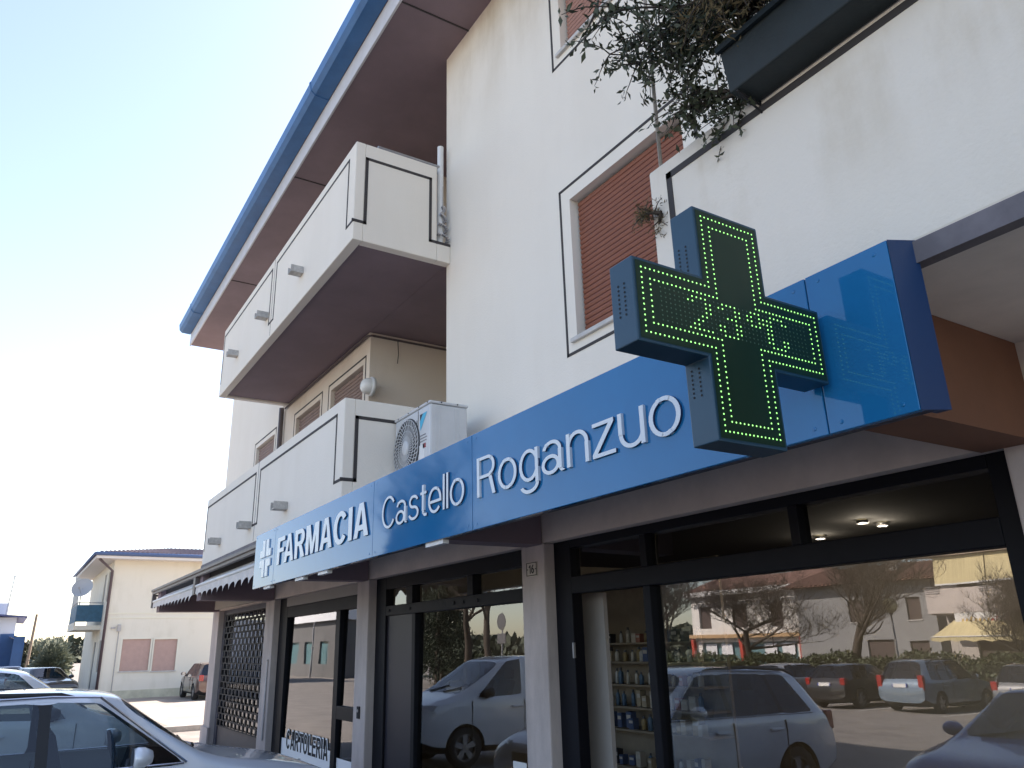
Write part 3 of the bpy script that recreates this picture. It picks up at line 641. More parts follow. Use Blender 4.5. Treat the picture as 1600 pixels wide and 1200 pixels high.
LEAF = mat('olive_leaf', (.068,.084,.042), .6, .5, 9, lo=.3, hi=.7); DRY = mat('dry_leaf', (.20,.15,.07), .8, .4, 8); BARK = mat('bark', (.075,.058,.045), .9, .35, 20)
def sprays(base, dirs, n_tw, rng, length=.75, droop=.5, twig=.05):
    """arching stems with side twigs; returns tubes and leaf points"""
    mb = MB(); pts = []
    for d in dirs:
        p = Vector(base) + Vector((rng.uniform(-.25,.25), rng.uniform(-.05,.05), 0))*min(1, length/.6)**2; v = Vector(d).normalized(); path = [p.copy()]; L = length*rng.uniform(.7,1.2)
        for k in range(9):
            v = (v + Vector((rng.uniform(-.18,.18), rng.uniform(-.18,.18), -droop*.09*k/3+rng.uniform(-.1,.1)))).normalized(); p = p + v*L/9; path.append(p.copy())
            if k > 1:
                for _ in range(n_tw):
                    q = p.copy(); w2 = (v*.5 + Vector((rng.gauss(0,1), rng.gauss(0,1), rng.gauss(-.2,1)))).normalized(); tw = [q.copy()]
                    for j in range(5):
                        w2 = (w2 + Vector((rng.gauss(0,.15), rng.gauss(0,.15), -.1))).normalized(); q = q + w2*twig*rng.uniform(.6,1.2); tw.append(q.copy())
                        for _ in range(3): pts.append(tuple(q + Vector((rng.gauss(0,.011), rng.gauss(0,.011), rng.gauss(0,.011)))))
                    mb.tube(tw, [.004,.0035,.003,.0025,.002,.0015], 4, False)
        mb.tube(path, [.013-.0011*i for i in range(10)], 5, False)
    return mb, pts
SH = thing('shrub', 'loose dark green shrub spilling over the end of the planter box', 'plant', (-1.75, 2.56, 4.56))
rng = random.Random(11); dirs = []
for k in range(20): dirs.append((rng.uniform(-1.15,.8), rng.uniform(-.35,.3), rng.uniform(.35,1.3)))
for k in range(4): dirs.append((rng.uniform(-1.2,-.8), rng.uniform(-.2,.2), rng.uniform(.2,.4)))
mb, pts = sprays((-1.60,2.55,4.72), dirs, 4, rng, .80, .18)
mb.build('stems', BARK, SH); leaves('foliage', LEAF, SH, pts, .045, 4, aspect=.38)
for lbl, base, dr, n, ln, nm in (('withered brown plant lying over the planter rim', (-1.45,2.5,4.58), [(.4,-.4,.5),(.8,-.2,.4),(0,-.5,.6),(1,-.3,.3),(-.3,-.4,.3)], 4, .4, 'withered_plant'),
                             ('small yellowing tuft growing out beside the parapet corner', (-2.60,2.64,4.08), [(-.6,-.2,.2),(-.4,.1,-.3),(-.3,-.2,.1)], 2, .10, 'grass_tuft')):
    T = thing(nm, lbl, 'plant', base); mb, pts = sprays(base, dr, n, rng, ln, .8, .05 if ln > .2 else .018); mb.build('stems', BARK, T); leaves('foliage', DRY, T, pts, .04 if ln > .2 else .022, 5, aspect=.25)
T = thing('green_spray', 'small green spray hanging under the planter corner by the bracket', 'plant', (-1.98,2.68,4.42))
mb, pts = sprays((-2.0,2.66,4.45), [(-.5,-.2,.1),(-.7,-.1,-.1),(-.3,-.2,.3)], 3, rng, .22, .3); mb.build('stems', BARK, T); leaves('foliage', LEAF, T, pts, .04, 6)
tag(MB().tube([(-2.62,2.70,4.38),(-2.615,2.70,4.9),(-2.60,2.70,6.6)], .011, 6).build('plant_stake', mat('cane', (.36,.31,.25), .7, .3, 12)), 'thin pale cane rising from the corner of the stained parapet', 'stake')
OR = MB(); 
for k in range(40):
    a = k*.55; z = 7.05-.0125*k; r = .01+.055*k/40; OR.box(-7.42+r*math.cos(a)-.02, -7.42+r*math.cos(a)+.02, 3.81+r*math.sin(a)-.02, 3.81+r*math.sin(a)+.02, z-.006, z+.006)
OR.tube([(-7.42,3.81,7.35),(-7.42,3.81,7.04)], .003, 4)
tag(OR.build('hanging_ornament', mat('foil', (.5,.5,.52), .25, metal=.9)), 'silvery twisted ornament hanging by the upper balcony pipe', 'ornament')
# pharmacy stock on shelves inside the door
SHF = thing('shop_shelves', 'wooden pharmacy shelves seen through the open door', 'shelves', (-7.05, 6.1, .1))
OAK = mat('shelf_wood', (.42,.35,.27), .6, .2, 4)
MB().box(-8.3,-5.9,6.30,6.34,.1,2.75).build('back_panel', OAK, SHF)
SZ = [.62, .99, 1.22, 1.45, 1.69, 1.89]
for z in SZ: MB().box(-8.29,-5.91,5.95,6.299,z-.02,z).build('shelf', OAK, SHF)
rng = random.Random(5)
def item(kind, x, z, k):
    y = 6.05+rng.uniform(-.03,.05)
    if kind == 'box':
        wd, h = rng.uniform(.05,.10), rng.uniform(.09,.17); c = rng.choice([(.6,.55,.48),(.5,.42,.3),(.10,.14,.26),(.05,.05,.06),(.45,.2,.15)]); cn = {.6:'off white',.5:'tan',.1:'navy',.05:'black',.45:'brick red'}[c[0]]
        m = mat('carton_%d%d%d' % tuple(int(100*v) for v in c), c, .6)
        o = MB().box(x-wd/2, x+wd/2, y-.04, y+.04, z, z+h).build('medicine_carton', m); band = MB().box(x-wd*.4, x+wd*.4, y-.042, y-.0405, z+h*.55, z+h*.8).build('printed_band', mat('print_white', (.65,.63,.58), .6), o); o['label'] = cn
        return o
    r, h = rng.uniform(.02,.032), rng.uniform(.11,.17); c = rng.choice([(.6,.56,.48),(.62,.62,.6),(.4,.3,.15),(.12,.2,.3)]); cn = {.6:'cream',.62:'white',.4:'amber',.12:'blue'}[c[0]]
    o = MB().lathe([(0,0),(r,0),(r,h*.7),(r*.45,h*.82),(r*.45,h*.84)], (x,y,z), 'z', 10).build('lotion_bottle', mat('bottle_%d%d' % (int(100*c[0]),int(100*c[2])), c, .35), smooth=True)
    MB().lathe([(r*.5,h*.83),(r*.5,h),(0,h)], (x,y,z), 'z', 8).build('cap', mat('cap_dark', (.1,.1,.11), .4), o); o['label'] = cn; return o
WH = {.62: 'lowest shelf', .99: 'second shelf from the floor', 1.22: 'third shelf from the floor', 1.45: 'fourth shelf from the floor', 1.69: 'fifth shelf from the floor', 1.89: 'topmost shelf'}
for z in SZ:
    x = -8.15+rng.uniform(0,.1); k = 0
    while x < -6.0:
        kind = 'box' if rng.random() < (.75 if z < 1.3 else .35) else 'bottle'
        o = item(kind, x, z, k)
        tag(o, ('small '+o['label']+' medicine carton' if kind == 'box' else 'slim '+o['label']+' lotion bottle')+' on the '+WH[z]+' inside the pharmacy', 'carton' if kind == 'box' else 'bottle', 'pharmacy goods on the shelves'); x += rng.uniform(.085,.15); k += 1
for k, (x, y, lb) in enumerate([(-5.676,7.795,'lit ceiling spotlight standing apart from the pair in the pharmacy'), (-4.664,7.113,'lit ceiling spotlight of the close pair nearer the shop window'), (-4.70,7.50,'lit ceiling spotlight of the close pair deeper in the pharmacy')]):
    S_ = thing('ceiling_spotlight', lb, 'light', (x,y,2.99), 'spotlights in the pharmacy ceiling')
    MB().lathe([(.055,0),(.06,-.03),(.045,-.035),(.042,-.01)], (x,y,2.995), 'z', 14).build('housing', METAL, S_, smooth=True)
    MB().lathe([(.042,-.02),(0,-.024)], (x,y,2.995), 'z', 14).build('bulb', emit('bulb', (1,.85,.45), 6), S_)
    ld = bpy.data.lights.new('spot_light', 'POINT'); ld.energy = 2.6; ld.color = (1,.90,.74); ld.shadow_soft_size = .04
    lo_ = bpy.data.objects.new('spot_light', ld); COL.objects.link(lo_); lo_.location = (x,y,2.93); lo_.parent = S_; lo_.matrix_parent_inverse = MPI(S_)
# ------------------------------------------------------------------ vehicles
CGLASS = glass('car_glass', (.50,.57,.59), 1.65); TRIM = mat('black_trim', (.012,.012,.013), .5); CHROME = mat('chrome_trim', (.6,.6,.62), .18, metal=1)
TYRE = mat('tyre', (.018,.018,.019), .85); ALLOY = mat('alloy', (.42,.42,.43), .35, metal=.8); CABIN = mat('cabin_dark', (.02,.02,.022), .8)
LAMPG = mat('lamp_glass', (.55,.57,.6), .08, coat=1); TAIL = mat('tail_red', (.30,.012,.012), .15, coat=.6); PLATE = mat('plate_white', (.7,.7,.68), .5); PBLUE = mat('plate_blue', (.02,.06,.3), .5)
def paint(name, c, metal=.35): return mat(name, c, .32, .04, 3, metal=metal, coat=1)
def smoothstep(a, b, x): t = min(1, max(0, (x-a)/(b-a))); return t*t*(3-2*t)
def make_car(spec, name, label, loc, heading, group=None):
    """body lofted along the length; heading 0 = nose towards +Y. Every opening is its own part."""
    L, Wd, H, Wb, fo = spec['L'], spec['W']/2, spec['H'], spec['wb'], spec['fo']; wr = spec.get('wheel', .33); belt = spec['belt']
    rw = spec.get('roofw', .70); clr = spec.get('clear', .2); arch = wr+.055
    def width(s):
        a = Wd*(1-.16*(1-smoothstep(0, .55, s))**2 - .09*(1-smoothstep(0, .5, L-s))**2)
        return a
    st = []                                               # (s_low, s_up, z_belt, z_up, w_up, kind after this station)
    for (sl, su, zb, zu, wu, kind) in spec['st']: st.append((sl, su, zb, zu, wu, kind))
    nr = 9; verts = []; 
    def ring(k):
        sl, su, zb, zu, wu, kind = st[k]; w_ = width(sl); bot = clr + .12*(1-smoothstep(0,.3,sl)) + .12*(1-smoothstep(0,.3,L-sl)); r = []
        r += [(0, sl, bot), (w_*.86, sl, bot), (w_*.975, sl, bot+.13), (w_, sl, min(.62, zb-.12)), (w_*.985, sl, zb-.06), (w_*.95, sl, zb)]
        r += [(wu*1.03, su, zu-spec.get('cant',.05) if zu > zb+.12 else zu-.01), (wu*.86, su, zu-.006), (0, su, zu)]
        return r
    rings = [ring(k) for k in range(len(st))]
    bm = bmesh.new(); V = []; vl = bm.verts.layers.float.new('crease_vert')
    for r in rings:
        row = [bm.verts.new((x, L/2-s, z)) for (x, s, z) in r] + [bm.verts.new((-x, L/2-s, z)) for (x, s, z) in r[-2:0:-1]]
        V.append(row)
    n = len(V[0]); cl = bm.edges.layers.float.new('crease_edge')
    for k in range(len(V)-1):
        kind = st[k][5]
        for i in range(n):
            j = (i+1) % n
            f = bm.faces.new((V[k][i], V[k+1][i], V[k+1][j], V[k][j])); f.smooth = True
            seg = i if i < 8 else n-1-i                   # 0..7 mirrored
            f.material_index = 0
            if seg == 0 or seg == 1: f.material_index = 2
            if seg == 5 and kind == 'win': f.material_index = 1
            if seg == 5 and kind == '' and 0 < k < len(V)-2 and st[k-1][5] == 'win' and st[k+1][5] == 'win': f.material_index = 2
            if seg in (6, 7) and kind in ('ws', 'rw'): f.material_index = 3 if kind == 'ws' else 4
            if seg == 6 and kind in ('ws', 'rw'): f.material_index = 0 if seg == 6 and False else f.material_index
    f0 = bm.faces.new(V[0]); f1 = bm.faces.new(list(reversed(V[-1])))
    for f in (f0, f1): f.smooth = True
    bmesh.ops.recalc_face_normals(bm, faces=bm.faces)
    for e in bm.edges:
        ms = {f.material_index for f in e.link_faces}
        if len(ms) > 1: e[cl] = 1.0 if 1 in ms else .7 if ms & {3, 4} else .5
    for v in bm.verts:
        ms = {f.material_index for f in v.link_faces}
        if ms & {1}: v[vl] = .9
    for k in range(len(V)-1):
        for i in (5, n-5):
            e = bm.edges.get((V[k][i], V[k+1][i]))
            if e: e[cl] = max(e[cl], .45)
    me = bpy.data.meshes.new('body'); bm.to_mesh(me); bm.free()
    for m in (spec['paint'], CGLASS, TRIM, CGLASS, CGLASS): me.materials.append(m)
    ob = bpy.data.objects.new('tmp_body', me); COL.objects.link(ob)
    sd = ob.modifiers.new('s', 'SUBSURF'); sd.levels = 3 if spec.get('hi') else 2
    cut = MB()
    for s in (fo, fo+Wb):
        for sx in (-1, 1):
            cut.lathe([(0,-.0),(arch,-.0),(arch,.5),(0,.5)], (sx*(Wd-.24) if sx > 0 else -Wd-.26, L/2-s, wr), 'x', 32)
    bmc = bmesh.new(); mc = bpy.data.meshes.new('cut'); mc.from_pydata(cut.v, [], cut.f); bmc.from_mesh(mc); bmesh.ops.remove_doubles(bmc, verts=bmc.verts, dist=1e-5); bmesh.ops.recalc_face_normals(bmc, faces=bmc.faces); bmc.to_mesh(mc); bmc.free()
    mc.materials.append(TRIM)
    oc = bpy.data.objects.new('tmp_cut', mc); COL.objects.link(oc)
    bo = ob.modifiers.new('b', 'BOOLEAN'); bo.object = oc; bo.operation = 'DIFFERENCE'; bo.solver = 'EXACT'; bo.material_mode = 'TRANSFER'
    dg = bpy.context.evaluated_depsgraph_get(); me2 = bpy.data.meshes.new_from_object(ob.evaluated_get(dg))
    bpy.data.objects.remove(ob); bpy.data.objects.remove(oc)
    RT = thing(name, label, 'van' if 'van' in name else 'car', (0,0,0), group)
    bm = bmesh.new(); bm.from_mesh(me2); mats = list(me2.materials)
    def part(nm, sel, m, par, side=None):
        b2 = bmesh.new(); vm = {}
        for f in bm.faces:
            if not sel(f): continue
            vs_ = []
            for v in f.verts:
                if v.index not in vm: vm[v.index] = b2.verts.new(v.co)
                vs_.append(vm[v.index])
            try: nf = b2.faces.new(vs_); nf.smooth = True
            except ValueError: pass
        if not b2.faces: b2.free(); return None
        mm = bpy.data.meshes.new(nm); b2.to_mesh(mm); b2.free(); mm.materials.append(m)
        o = bpy.data.objects.new(nm, mm); COL.objects.link(o); o.parent = par; return o
    body = part('body', lambda f: f.material_index == 0, spec['paint'], RT)
    cname = [m.name for m in mats]
    def isdark(f): return f.material_index == 2 or (f.material_index < len(mats) and f.material_index > 4)
    part('lower_trim', isdark, TRIM, RT)
    part('windscreen', lambda f: f.material_index == 3, CGLASS, RT); part('rear_window', lambda f: f.material_index == 4, CGLASS, RT)
    wins = [k for k in range(len(st)-1) if st[k][5] == 'win']
    for k in wins:
        ya, yb2 = L/2-(st[k][0]+st[k][1])/2+.5*abs(st[k][0]-st[k][1])+.05, L/2-(st[k+1][0]+st[k+1][1])/2-.5*abs(st[k+1][0]-st[k+1][1])-.05
        mid0 = L/2-(st[k][0]+st[k][1])/2; mid1 = L/2-(st[k+1][0]+st[k+1][1])/2
        for sx in (-1, 1):
            part('side_window', lambda f: f.material_index == 1 and f.calc_center_median().x*sx > 0 and mid1-.35 < f.calc_center_median().y < mid0+.35 and
                 min(wins, key=lambda q: abs(f.calc_center_median().y-(L/2-(st[q][0]+st[q][1]+st[q+1][0]+st[q+1][1])/4))) == k, CGLASS, RT)
    bm.free()
    P = lambda mb, nm, m, par=RT, **kw: mb.build(nm, m, par, **kw)
    # wheels
    for s in (fo, fo+Wb):
        for sx in (-1, 1):
            c = (sx*(Wd-.115), L/2-s, wr); o_ = sx
            ty = MB().lathe([(wr*.66,-.10),(wr*.93,-.105),(wr,-.08),(wr,.08),(wr*.93,.105),(wr*.66,.10)], c, 'x', 28); wh = ty.build('wheel', TYRE, RT, smooth=True)
            MB().lathe([(wr*.665,.085*o_),(wr*.60,.085*o_),(wr*.58,.04*o_),(0,.04*o_)], c, 'x', 28).build('rim', mat('rim_dark', (.05,.05,.052), .5), wh)
            sp = MB()
            for q in range(spec.get('spokes', 5)):
                a = 2*math.pi*q/spec.get('spokes', 5)+.3; ca, sa = math.cos(a), math.sin(a); r0, r1, h0, h1 = .04, wr*.62, .035, .05
                pts = [Vector((c[0]+o_*.085, c[1]+ca*r-sa*h, c[2]+sa*r+ca*h)) for r, h in ((r0,-h0),(r1,-h1),(r1,h1),(r0,h0))]; sp.prism(pts, (-o_*.03,0,0))
            sp.lathe([(0,.092*o_),(.06,.09*o_),(.065,.06*o_)], c, 'x', 12); sp.lathe([(wr*.62,.09*o_),(wr*.67,.09*o_),(wr*.67,.06*o_)], c, 'x', 28)
            sp.build('spokes', ALLOY, wh, fixn=True)
    # cabin floor, dashboard, seats
    cs = spec['cowl']; re = spec['rear']
    P(MB().box(-Wd*.85, Wd*.85, L/2-re+.15, L/2-cs-.12, .3, belt-.32), 'cabin_floor', CABIN)
    P(MB().prism([(-Wd*.8,L/2-cs-.08,belt-.34),(-Wd*.8,L/2-cs-.08,belt-.02),(-Wd*.8,L/2-cs-.45,belt+.02),(-Wd*.8,L/2-cs-.55,belt-.34)], (Wd*1.6,0,0)), 'dashboard', CABIN, fixn=True)
    for (sy, xs_) in ((spec['seat'], (-.37,.37)), (spec['seat']+.85, (-.37,.37))):
        if sy > re-.5: continue
        for x in xs_:
            seat = P(MB().prism([(x-.22,L/2-sy,belt-.33),(x-.22,L/2-sy-.12,belt-.33),(x-.20,L/2-sy-.28,belt+.26),(x-.20,L/2-sy-.18,belt+.28)], (.42,0,0)), 'seat', mat('seat_cloth', (.035,.035,.04), .9), fixn=True, bevel=.02)
            MB().box(x-.13, x+.13, L/2-sy-.32, L/2-sy-.23, belt+.29, belt+.47).build('headrest', mat('seat_cloth', (0,0,0)), seat, bevel=.03)
    P(MB().tube([(-.37+.18*math.cos(t*.42), L/2-cs-.62-.05*math.sin(t*.42), belt+.02+.17*math.sin(t*.42)) for t in range(16)], .014, 6), 'steering_wheel', CABIN)
    # door mirrors
    ms_ = spec['mirror']
    for sx in (-1, 1):
        mx = sx*(Wd+.07)
        mi = MB().lathe([(0,-.10),(.06,-.085),(.095,-.03),(.10,.02),(.085,.05),(0,.05)], (0,0,0), 'y', 16)
        mi.v = [(mx+x*1.15, L/2-ms_-y, belt+.09+z*.78) for x, y, z in mi.v]
        mo = mi.build('door_mirror', spec.get('mirror_mat', spec['paint']), RT, smooth=True)
        MB().box(min(mx-sx*.16, mx-sx*.06), max(mx-sx*.16, mx-sx*.06), L/2-ms_-.03, L/2-ms_+.03, belt-.01, belt+.035).build('mirror_arm', TRIM, mo)
        MB().lathe([(0,0),(.08,0)], (0,0,0), 'y', 14).build('mirror_glass', CHROME, mo).data.transform(Matrix.Translation((mx, L/2-ms_-.055, belt+.09)))
    # lamps, plates, handles, rails
    for sx in (-1, 1):
        w0 = width(.12)
        h = spec['lamp_z']; a0, a1 = .56*w0, .99*width(.30)
        P(MB().prism([(sx*a0,L/2-.015-.03,h-.06),(sx*a0,L/2-.03-.03,h+.05),(sx*a1*.97,L/2-.33,h+.045),(sx*(a1*.985),L/2-.24,h-.04)], (0,-.06,0)), 'headlight', LAMPG, fixn=True)
        tz = spec['tail_z']; wt = width(L-.12)
        P(MB().box(min(sx*wt*.76,sx*wt*.985), max(sx*wt*.76,sx*wt*.985), -L/2+.025, -L/2+.17, tz-spec.get('tail_h',.12), tz+spec.get('tail_h',.12)), 'taillight', TAIL, bevel=.02)
        for s in spec.get('handles', ()):
            P(MB().box(min(sx*(Wd*.985),sx*(Wd+.03)), max(sx*(Wd*.985),sx*(Wd+.03)), L/2-s-.11, L/2-s+.11, belt-.17, belt-.135), 'door_handle', spec['paint'], bevel=.01)
        for s in spec.get('seams', ()):
            P(MB().box(min(sx*(Wd-.06),sx*(Wd*1.0005)), max(sx*(Wd-.06),sx*(Wd*1.0005)), L/2-s-.004, L/2-s+.004, .42, belt-.05), 'door_seam', TRIM)
        if spec.get('rails'):
            r0_, r1_ = spec['rails']; hw = Wd*rw*.93
            P(MB().tube([(sx*hw,L/2-r0_,H-.085),(sx*hw,L/2-r0_-.18,H-.035),(sx*hw,L/2-(r0_+r1_)/2,H-.012),(sx*hw,L/2-r1_+.18,H-.05),(sx*hw,L/2-r1_,H-.11)], [.012,.018,.02,.018,.012], 8), 'roof_rail', spec.get('rail_mat', TRIM), smooth=True)
        if spec.get('chrome'):
            pts = [(sx*(width(a)*.95+.006), L/2-a, belt+.012) for a in np.linspace(st[wins[0]][0]+.03, st[wins[-1]+1][0], 12)]
            P(MB().tube(pts, .008, 5), 'chrome_strip', CHROME)
            pts = [(sx*(width(st[wins[0]][0]+.02)*.95+.006), L/2-st[wins[0]][0]-.01, belt+.015)]
            for k in [wins[0]]+[w_+1 for w_ in wins]: pts.append((sx*(st[k][4]+.012), L/2-st[k][1], st[k][3]-.045))
            P(MB().tube(pts, .009, 5), 'chrome_strip', CHROME)
    P(MB().box(-.30,.30,L/2-.10,L/2-.001,spec['lamp_z']-.17,spec['lamp_z']-.05), 'grille', TRIM, bevel=.01)
    for (y0, y1, z) in ((L/2-.005,L/2+.008,.46), (-L/2-.008,-L/2+.01,spec.get('plate_z',.85))):
        pl = P(MB().box(-.26,.26,y0,y1,z-.055,z+.055), 'licence_plate', PLATE)
        for x in (-.26,.222): MB().box(x, x+.038, y0-.001, y1+.001, z-.054, z+.054).build('plate_band', PBLUE, pl)
    P(MB().box(-.35,.35,-L/2+.02,-L/2+.12,.34,.44), 'rear_diffuser', TRIM)
    wk = [k for k in range(len(st)) if st[k][5] == 'ws'][0]; sa, za_, sb, zb3 = st[wk][1], st[wk][3], st[wk+1][1], st[wk+1][3]
    wp = lambda x, t: (x, L/2-(sa+(sb-sa)*t), za_+(zb3-za_)*t+.012)
    P(MB().tube([wp(-.50,.02), wp(-.25,.10), wp(-.02,.20)], .010, 5), 'wiper', TRIM); P(MB().tube([wp(.06,.02), wp(.3,.08), wp(.52,.16)], .010, 5), 'wiper', TRIM)
    RT.location = loc; RT.rotation_euler.z = heading
    return RT

SILVER = paint('silver_blue_paint', (.74,.77,.80), .12); VANW = paint('van_white_paint', (.78,.79,.80), .05)
def suv_st(H, Wd, rw, k=1.0):
    r = Wd*rw
    return [(0,.0,.62,.66,Wd*.55,''), (.05,.03,.74,.80,Wd*.60,''), (.22,.22,.84,.92,Wd*.68,''), (.70,.70,.94,1.015,Wd*.74,''), (1.20,1.22,1.03,1.085,Wd*.76,'ws'),
            (1.28,1.94,1.05,H-.06,r*.97,''), (1.42,2.10,1.055,H-.02,r,'win'), (2.42,2.44,1.065,H,r*1.01,''), (2.50,2.52,1.065,H,r*1.01,'win'),
            (3.36,3.30,1.075,H-.01,r,''), (3.43,3.37,1.075,H-.012,r,'win'), (3.98,3.74,1.09,H-.035,r*.97,''), (4.12,4.02,1.09,H-.07,r*.93,'rw'),
            (4.36,4.34,1.05,1.10,Wd*.80,''), (4.45,4.44,.9,.94,Wd*.84,''), (4.47,4.47,.62,.68,Wd*.8,'')]
SUV = dict(L=4.48, W=1.84, H=1.655, wb=2.68, fo=.90, wheel=.345, belt=1.06, roofw=.70, clear=.24, st=suv_st(1.655,.92,.70), paint=SILVER, cowl=1.22, rear=4.2, seat=2.2, mirror=1.80, cant=.085,
           lamp_z=.80, tail_z=.97, handles=(2.25,3.2), seams=(1.30,2.46,3.40), rails=(2.2,4.0), chrome=True, hi=True, plate_z=.92)
make_car(SUV, 'parked_suv', 'silver blue SUV with roof rails parked nose to the shops', (-8.13, .60, 0), 0)
def van_st(H, Wd, rw):
    r = Wd*rw
    return [(0,0,.66,.70,Wd*.6,''), (.05,.03,.84,.90,Wd*.66,''), (.30,.28,.98,1.05,Wd*.74,''), (.80,.80,1.08,1.17,Wd*.80,'ws'), (.95,1.62,1.10,H-.09,r*.95,''), (1.08,1.74,1.10,H-.05,r,'win'),
            (2.02,2.04,1.14,H-.01,r*1.02,''), (2.10,2.12,1.14,H,r*1.02,''), (3.3,3.3,1.15,H,r*1.02,''), (4.2,4.14,1.15,H-.02,r*1.0,'rw'), (4.36,4.33,1.12,1.18,Wd*.92,''), (4.40,4.40,.62,.68,Wd*.9,'')]
VAN = dict(L=4.40, W=1.70, H=1.80, wb=2.72, fo=.86, wheel=.32, belt=1.10, roofw=.80, clear=.2, st=van_st(1.80,.85,.80), paint=VANW, cowl=.85, rear=2.6, seat=1.75, mirror=1.28, lamp_z=.95, tail_z=1.05, tail_h=.25,
           handles=(1.9,2.3), seams=(.98,2.06,3.2), mirror_mat=TRIM, hi=True)
make_car(VAN, 'delivery_van', 'white compact delivery van parked beyond the silver SUV', (-13.47, -.22, 0), 0)
def hatch_st(L, H, Wd, rw, belt, cowl, roof0, roof1, wins):
    r = Wd*rw; b = belt
    s = [(0,0,b-.36,b-.32,Wd*.6,''), (.05,.03,b-.24,b-.17,Wd*.64,''), (.24,.22,b-.14,b-.07,Wd*.70,''), (cowl*.6,cowl*.6,b-.07,b-.02,Wd*.75,''), (cowl,cowl+.02,b,b+.05,Wd*.76,'ws'), (cowl+.08,roof0,b,H-.05,r*.96,'')]
    for i, (a0, a1, c0, c1) in enumerate(wins): s += [(a0,a1,b+.01,H-(.02 if i == 0 else 0),r,'win'), (c0,c1,b+.015,H-(.01 if i == 0 else .04),r*.99,'')]
    s += [(roof1+.14,roof1,b+.02,H-.07,r*.93,'rw'), (L-.10,L-.14,b-.02,b+.04,Wd*.80,''), (L-.02,L-.03,b-.14,b-.10,Wd*.84,''), (L,L,b-.40,b-.35,Wd*.78,'')]
    return s
def hatch(L, W, H, pt, belt=.93, cowl=1.12, roof0=1.85, roof1=None, **kw):
    r1 = roof1 or L-.42; Wd = W/2; mid = (cowl+.12+r1)/2+.15; e = r1-.62
    wins = [(cowl+.2,roof0+.1,mid-.04,mid-.04), (mid+.04,mid+.04,e,e-.04), (e+.07,e+.03,r1-.05,r1-.2)]
    d = dict(L=L, W=W, H=H, wb=L*.61, fo=L*.195, wheel=.31, belt=belt, roofw=.70, clear=.17, st=hatch_st(L,H,Wd,.70,belt,cowl,roof0,r1,wins), paint=pt, cowl=cowl, rear=r1, seat=cowl+.95, mirror=cowl+.34,
             lamp_z=belt-.27, tail_z=belt-.06, handles=(mid-.15,e-.1), seams=(cowl+.15,mid,e+.03), plate_z=belt-.15)
    d.update(kw); return d
NAVY = paint('blue_paint', (.016,.075,.30), .1); BLACK = paint('black_paint', (.012,.012,.014), .2); GREY = paint('grey_paint', (.16,.165,.17), .5); STEEL = paint('steel_blue_paint', (.16,.22,.28), .4)
PALE = paint('pale_silver_paint', (.52,.53,.54), .5); BROWNP = paint('brown_paint', (.10,.055,.045), .4)
make_car(hatch(4.25,1.78,1.46,NAVY,hi=True), 'parked_car', 'blue hatchback parked behind the empty stall by the pharmacy door', (-4.33,-1.66,0), 0)
RG = 'cars parked along the hedge'
make_car(hatch(4.30,1.74,1.60,STEEL,belt=.95,tail_h=.22,rails=(1.9,3.7)), 'parked_car', 'steel blue estate car backed out towards the road from the hedge', (-15.75,-18.55,0), math.pi, RG)
make_car(hatch(4.0,1.70,1.47,BLACK), 'parked_car', 'black hatchback parked nose to the hedge beside the steel blue estate', (-18.55,-18.4,0), math.pi, RG)
make_car(hatch(4.2,1.72,1.46,PALE), 'parked_car', 'pale silver hatchback parked nose to the hedge beside the black one', (-21.35,-18.5,0), math.pi, RG)
make_car(hatch(4.1,1.72,1.5,GREY), 'parked_car', 'grey hatchback parked nose to the hedge on the other side of the estate', (-12.1,-18.4,0), math.pi, RG)
make_car(hatch(4.3,1.74,1.46,PALE,belt=.9), 'parked_car', 'pale silver saloon parked side-on behind the hedge under the awning', (-17.6,-25.2,0), math.pi/2)
make_car(hatch(4.2,1.74,1.50,BROWNP), 'parked_car', 'dark brown hatchback standing in the yard by the cream house', (-38.0,7.95,0), R_(90))
make_car(hatch(4.3,1.76,1.46,BLACK), 'parked_car', 'black hatchback with bright headlamps parked by the cream house corner', (-42.5,1.75,0), R_(-72))
make_car(hatch(4.2,1.74,1.48,PALE), 'parked_car', 'pale silver car parked just behind the black hatchback down the street', (-50,.4,0), R_(-80))
make_car(VAN|dict(hi=False, paint=paint('far_white', (.6,.61,.62), .1)), 'delivery_van', 'white van standing far down the street by the blue house', (-57,-1.0,0), R_(-85))
# ------------------------------------------------------------------ cream house beyond the yard
HX = -41.0
CH = thing('cream_house', 'cream two storey house with pink shutters and tiled roof beyond the yard', 'house', (HX-5, 8, 0))
TX = lambda x, y, z: (HX-(y-0), x, z)                       # wall in plane X = const, facing +X
hw = [(4.66,5.86,1.17,2.55), (6.02,7.02,1.13,2.52), (7.72,9.0,4.45,5.68), (10.0,11.2,1.15,2.52)]
wall_holes(MB(), 3.9, 14, 0, 6.1, 0, hw, .12, TX).build('wall', CREAM, CH)
fw = [(-43.1,-42.2,1.15,2.55), (-45.6,-44.7,.2,2.5), (-42.9,-42.2,4.3,5.7), (-44.6,-43.9,4.0,5.7)]
wall_holes(MB(), -52, HX, 0, 6.1, 3.9, fw, .12).build('wall', CREAM, CH)
MB().quad((-52,3.9,0),(-52,14,0),(-52,14,6.1),(-52,3.9,6.1)).quad((-52,14,0),(HX,14,0),(HX,14,6.1),(-52,14,6.1)).build('rear_wall', CREAM, CH)
